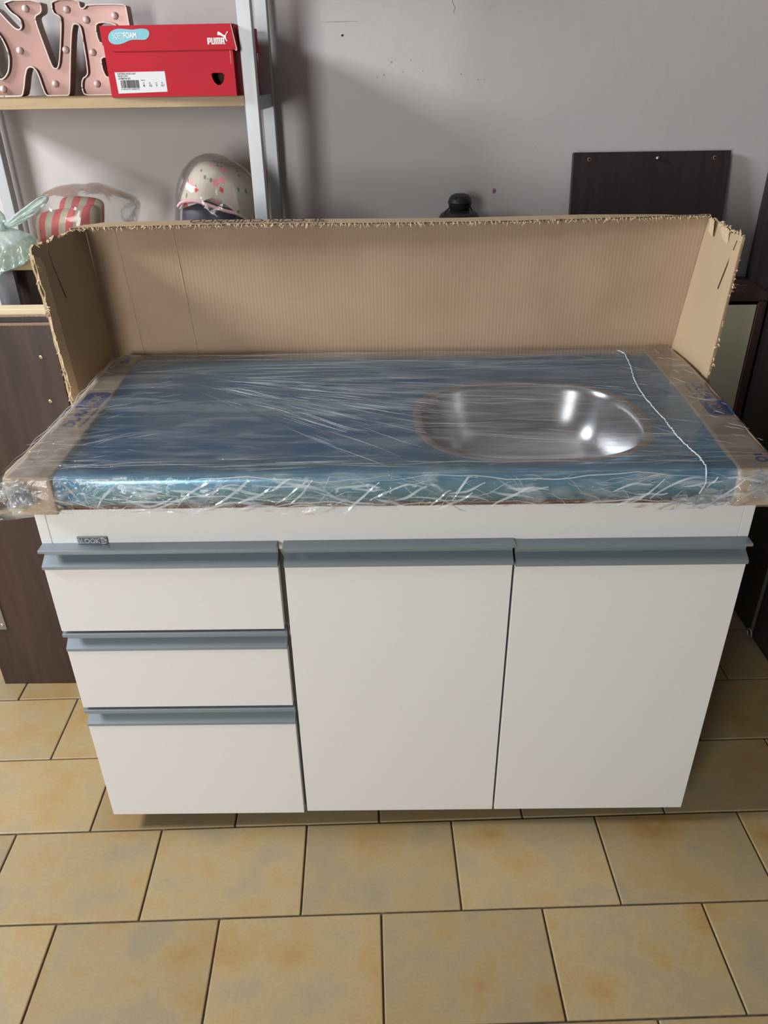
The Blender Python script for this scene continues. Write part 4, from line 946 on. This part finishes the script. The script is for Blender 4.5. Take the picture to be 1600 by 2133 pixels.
ln = thing('lantern', 'small matt black iron lantern with domed top and star cutouts behind the carton', 'lantern', (0.787, 1.05, ZK))
LX, LYc = 0.787, 1.05
lathe('body', [(0.052, 0), (0.052, 0.008), (0.046, 0.012), (0.046, 0.118), (0.053, 0.122), (0.053, 0.130)], 'lantern', ln, (LX, LYc, ZK), 36)
lathe('shoulder_dome', [(0.0575, 0.130), (0.0580, 0.140), (0.0578, 0.165), (0.0555, 0.180), (0.049, 0.191), (0.040, 0.197), (0.030, 0.200), (0.018, 0.202)], 'lantern', ln, (LX, LYc, ZK), 40)
cp = lathe('top_cap', [(0.020, 0.196), (0.0240, 0.200), (0.0280, 0.208), (0.0300, 0.217), (0.0300, 0.2185), (0.0318, 0.2190), (0.0318, 0.2210), (0.0305, 0.2225), (0.0285, 0.2300), (0.0230, 0.2365), (0.0140, 0.2405), (0.0020, 0.2418)], 'lantern', ln, (LX, LYc, ZK), 40)
def star(r): return [((r if k % 2 == 0 else r*0.42)*math.sin(k*math.pi/5), (r if k % 2 == 0 else r*0.42)*math.cos(k*math.pi/5)) for k in range(10)]
def star_on(parent, r, a, rad, z, slope):
    d = Vector((math.sin(a), -math.cos(a), 0)); p = Vector((LX, LYc, ZK+z))+d*rad
    u = Vector((math.cos(a), math.sin(a), 0)); v = Vector((0, 0, 1))*math.cos(slope)-d*math.sin(slope)
    shape('star_cutout', [star(r)], p, u, v, 0.0012, 'hole', parent)  # dark star decal for the shade of a cutout, nothing is cut
star_on(cp, 0.0050, -0.55, 0.0275, 0.2325, 0.75)
for a in (-0.45, 0.35): star_on(ln, 0.0058, a, 0.0545, 0.1830, 0.5)
for a in (-0.8, 0.0, 0.8): star_on(ln, 0.012, a, 0.0463, 0.065, 0.0)
hd = [(LX-0.058*math.cos(t), LYc-0.004-0.030*math.sin(t), ZK+0.172+0.040*math.sin(t)) for t in np.linspace(0, math.pi, 25)]
tube('handle', [(LX-0.0545, LYc-0.010, ZK+0.165), (LX-0.050, LYc-0.014, ZK+0.182), (LX-0.038, LYc-0.018, ZK+0.200), (LX-0.0290, LYc-0.014, ZK+0.2075), (LX-0.010, LYc+0.040, ZK+0.218), (LX+0.030, LYc+0.044, ZK+0.205), (LX+0.0545, LYc+0.020, ZK+0.165)], 0.0018, 'lantern', ln, 8)

# ------------------------------------------------------------------ tall dark wardrobe along the right
wr = thing('wardrobe', 'tall dark wardrobe at the right edge beside the slim cabinet', 'wardrobe', (1.9, 0.7, 0))
box('side_panel', (1.613, 0.25, 0.02), (1.633, 1.135, 2.05), 'wenge', wr, 0.001)
box('side_panel', (2.180, 0.25, 0.02), (2.200, 1.135, 2.05), 'wenge', wr, 0.001)
box('top_panel', (1.633, 0.25, 2.03), (2.180, 1.135, 2.05), 'wenge', wr)
box('back_panel', (1.633, 1.120, 0.02), (2.180, 1.134, 2.03), 'wenge', wr)
box('plinth', (1.618, 0.27, 0.0), (2.195, 1.13, 0.02), 'black', wr)
for x0, x1 in ((1.614, 1.905), (1.908, 2.199)):
    d_ = box('wardrobe_door', (x0, 0.232, 0.03), (x1, 0.249, 2.045), 'wenge', wr, 0.001)
    xk = x1-0.03 if x0 < 1.8 else x0+0.03
    lathe('knob', [(0.006, 0), (0.006, 0.012), (0.014, 0.018), (0.014, 0.026), (0.004, 0.03)], 'grey_metal', d_, (xk, 0.232, 1.05), 16).rotation_euler = (math.pi/2, 0, 0)
rod = tube('latch_rod', [(1.608, 0.612, 0.030), (1.608, 0.612, 1.2)], 0.0050, 'grey_metal', wr, 10)
tube('rod_eye', [(1.604, 0.612+0.012*math.cos(t), 0.020+0.012*math.sin(t)) for t in np.linspace(0, 2*math.pi, 17)], 0.0032, 'grey_metal', rod, 8)
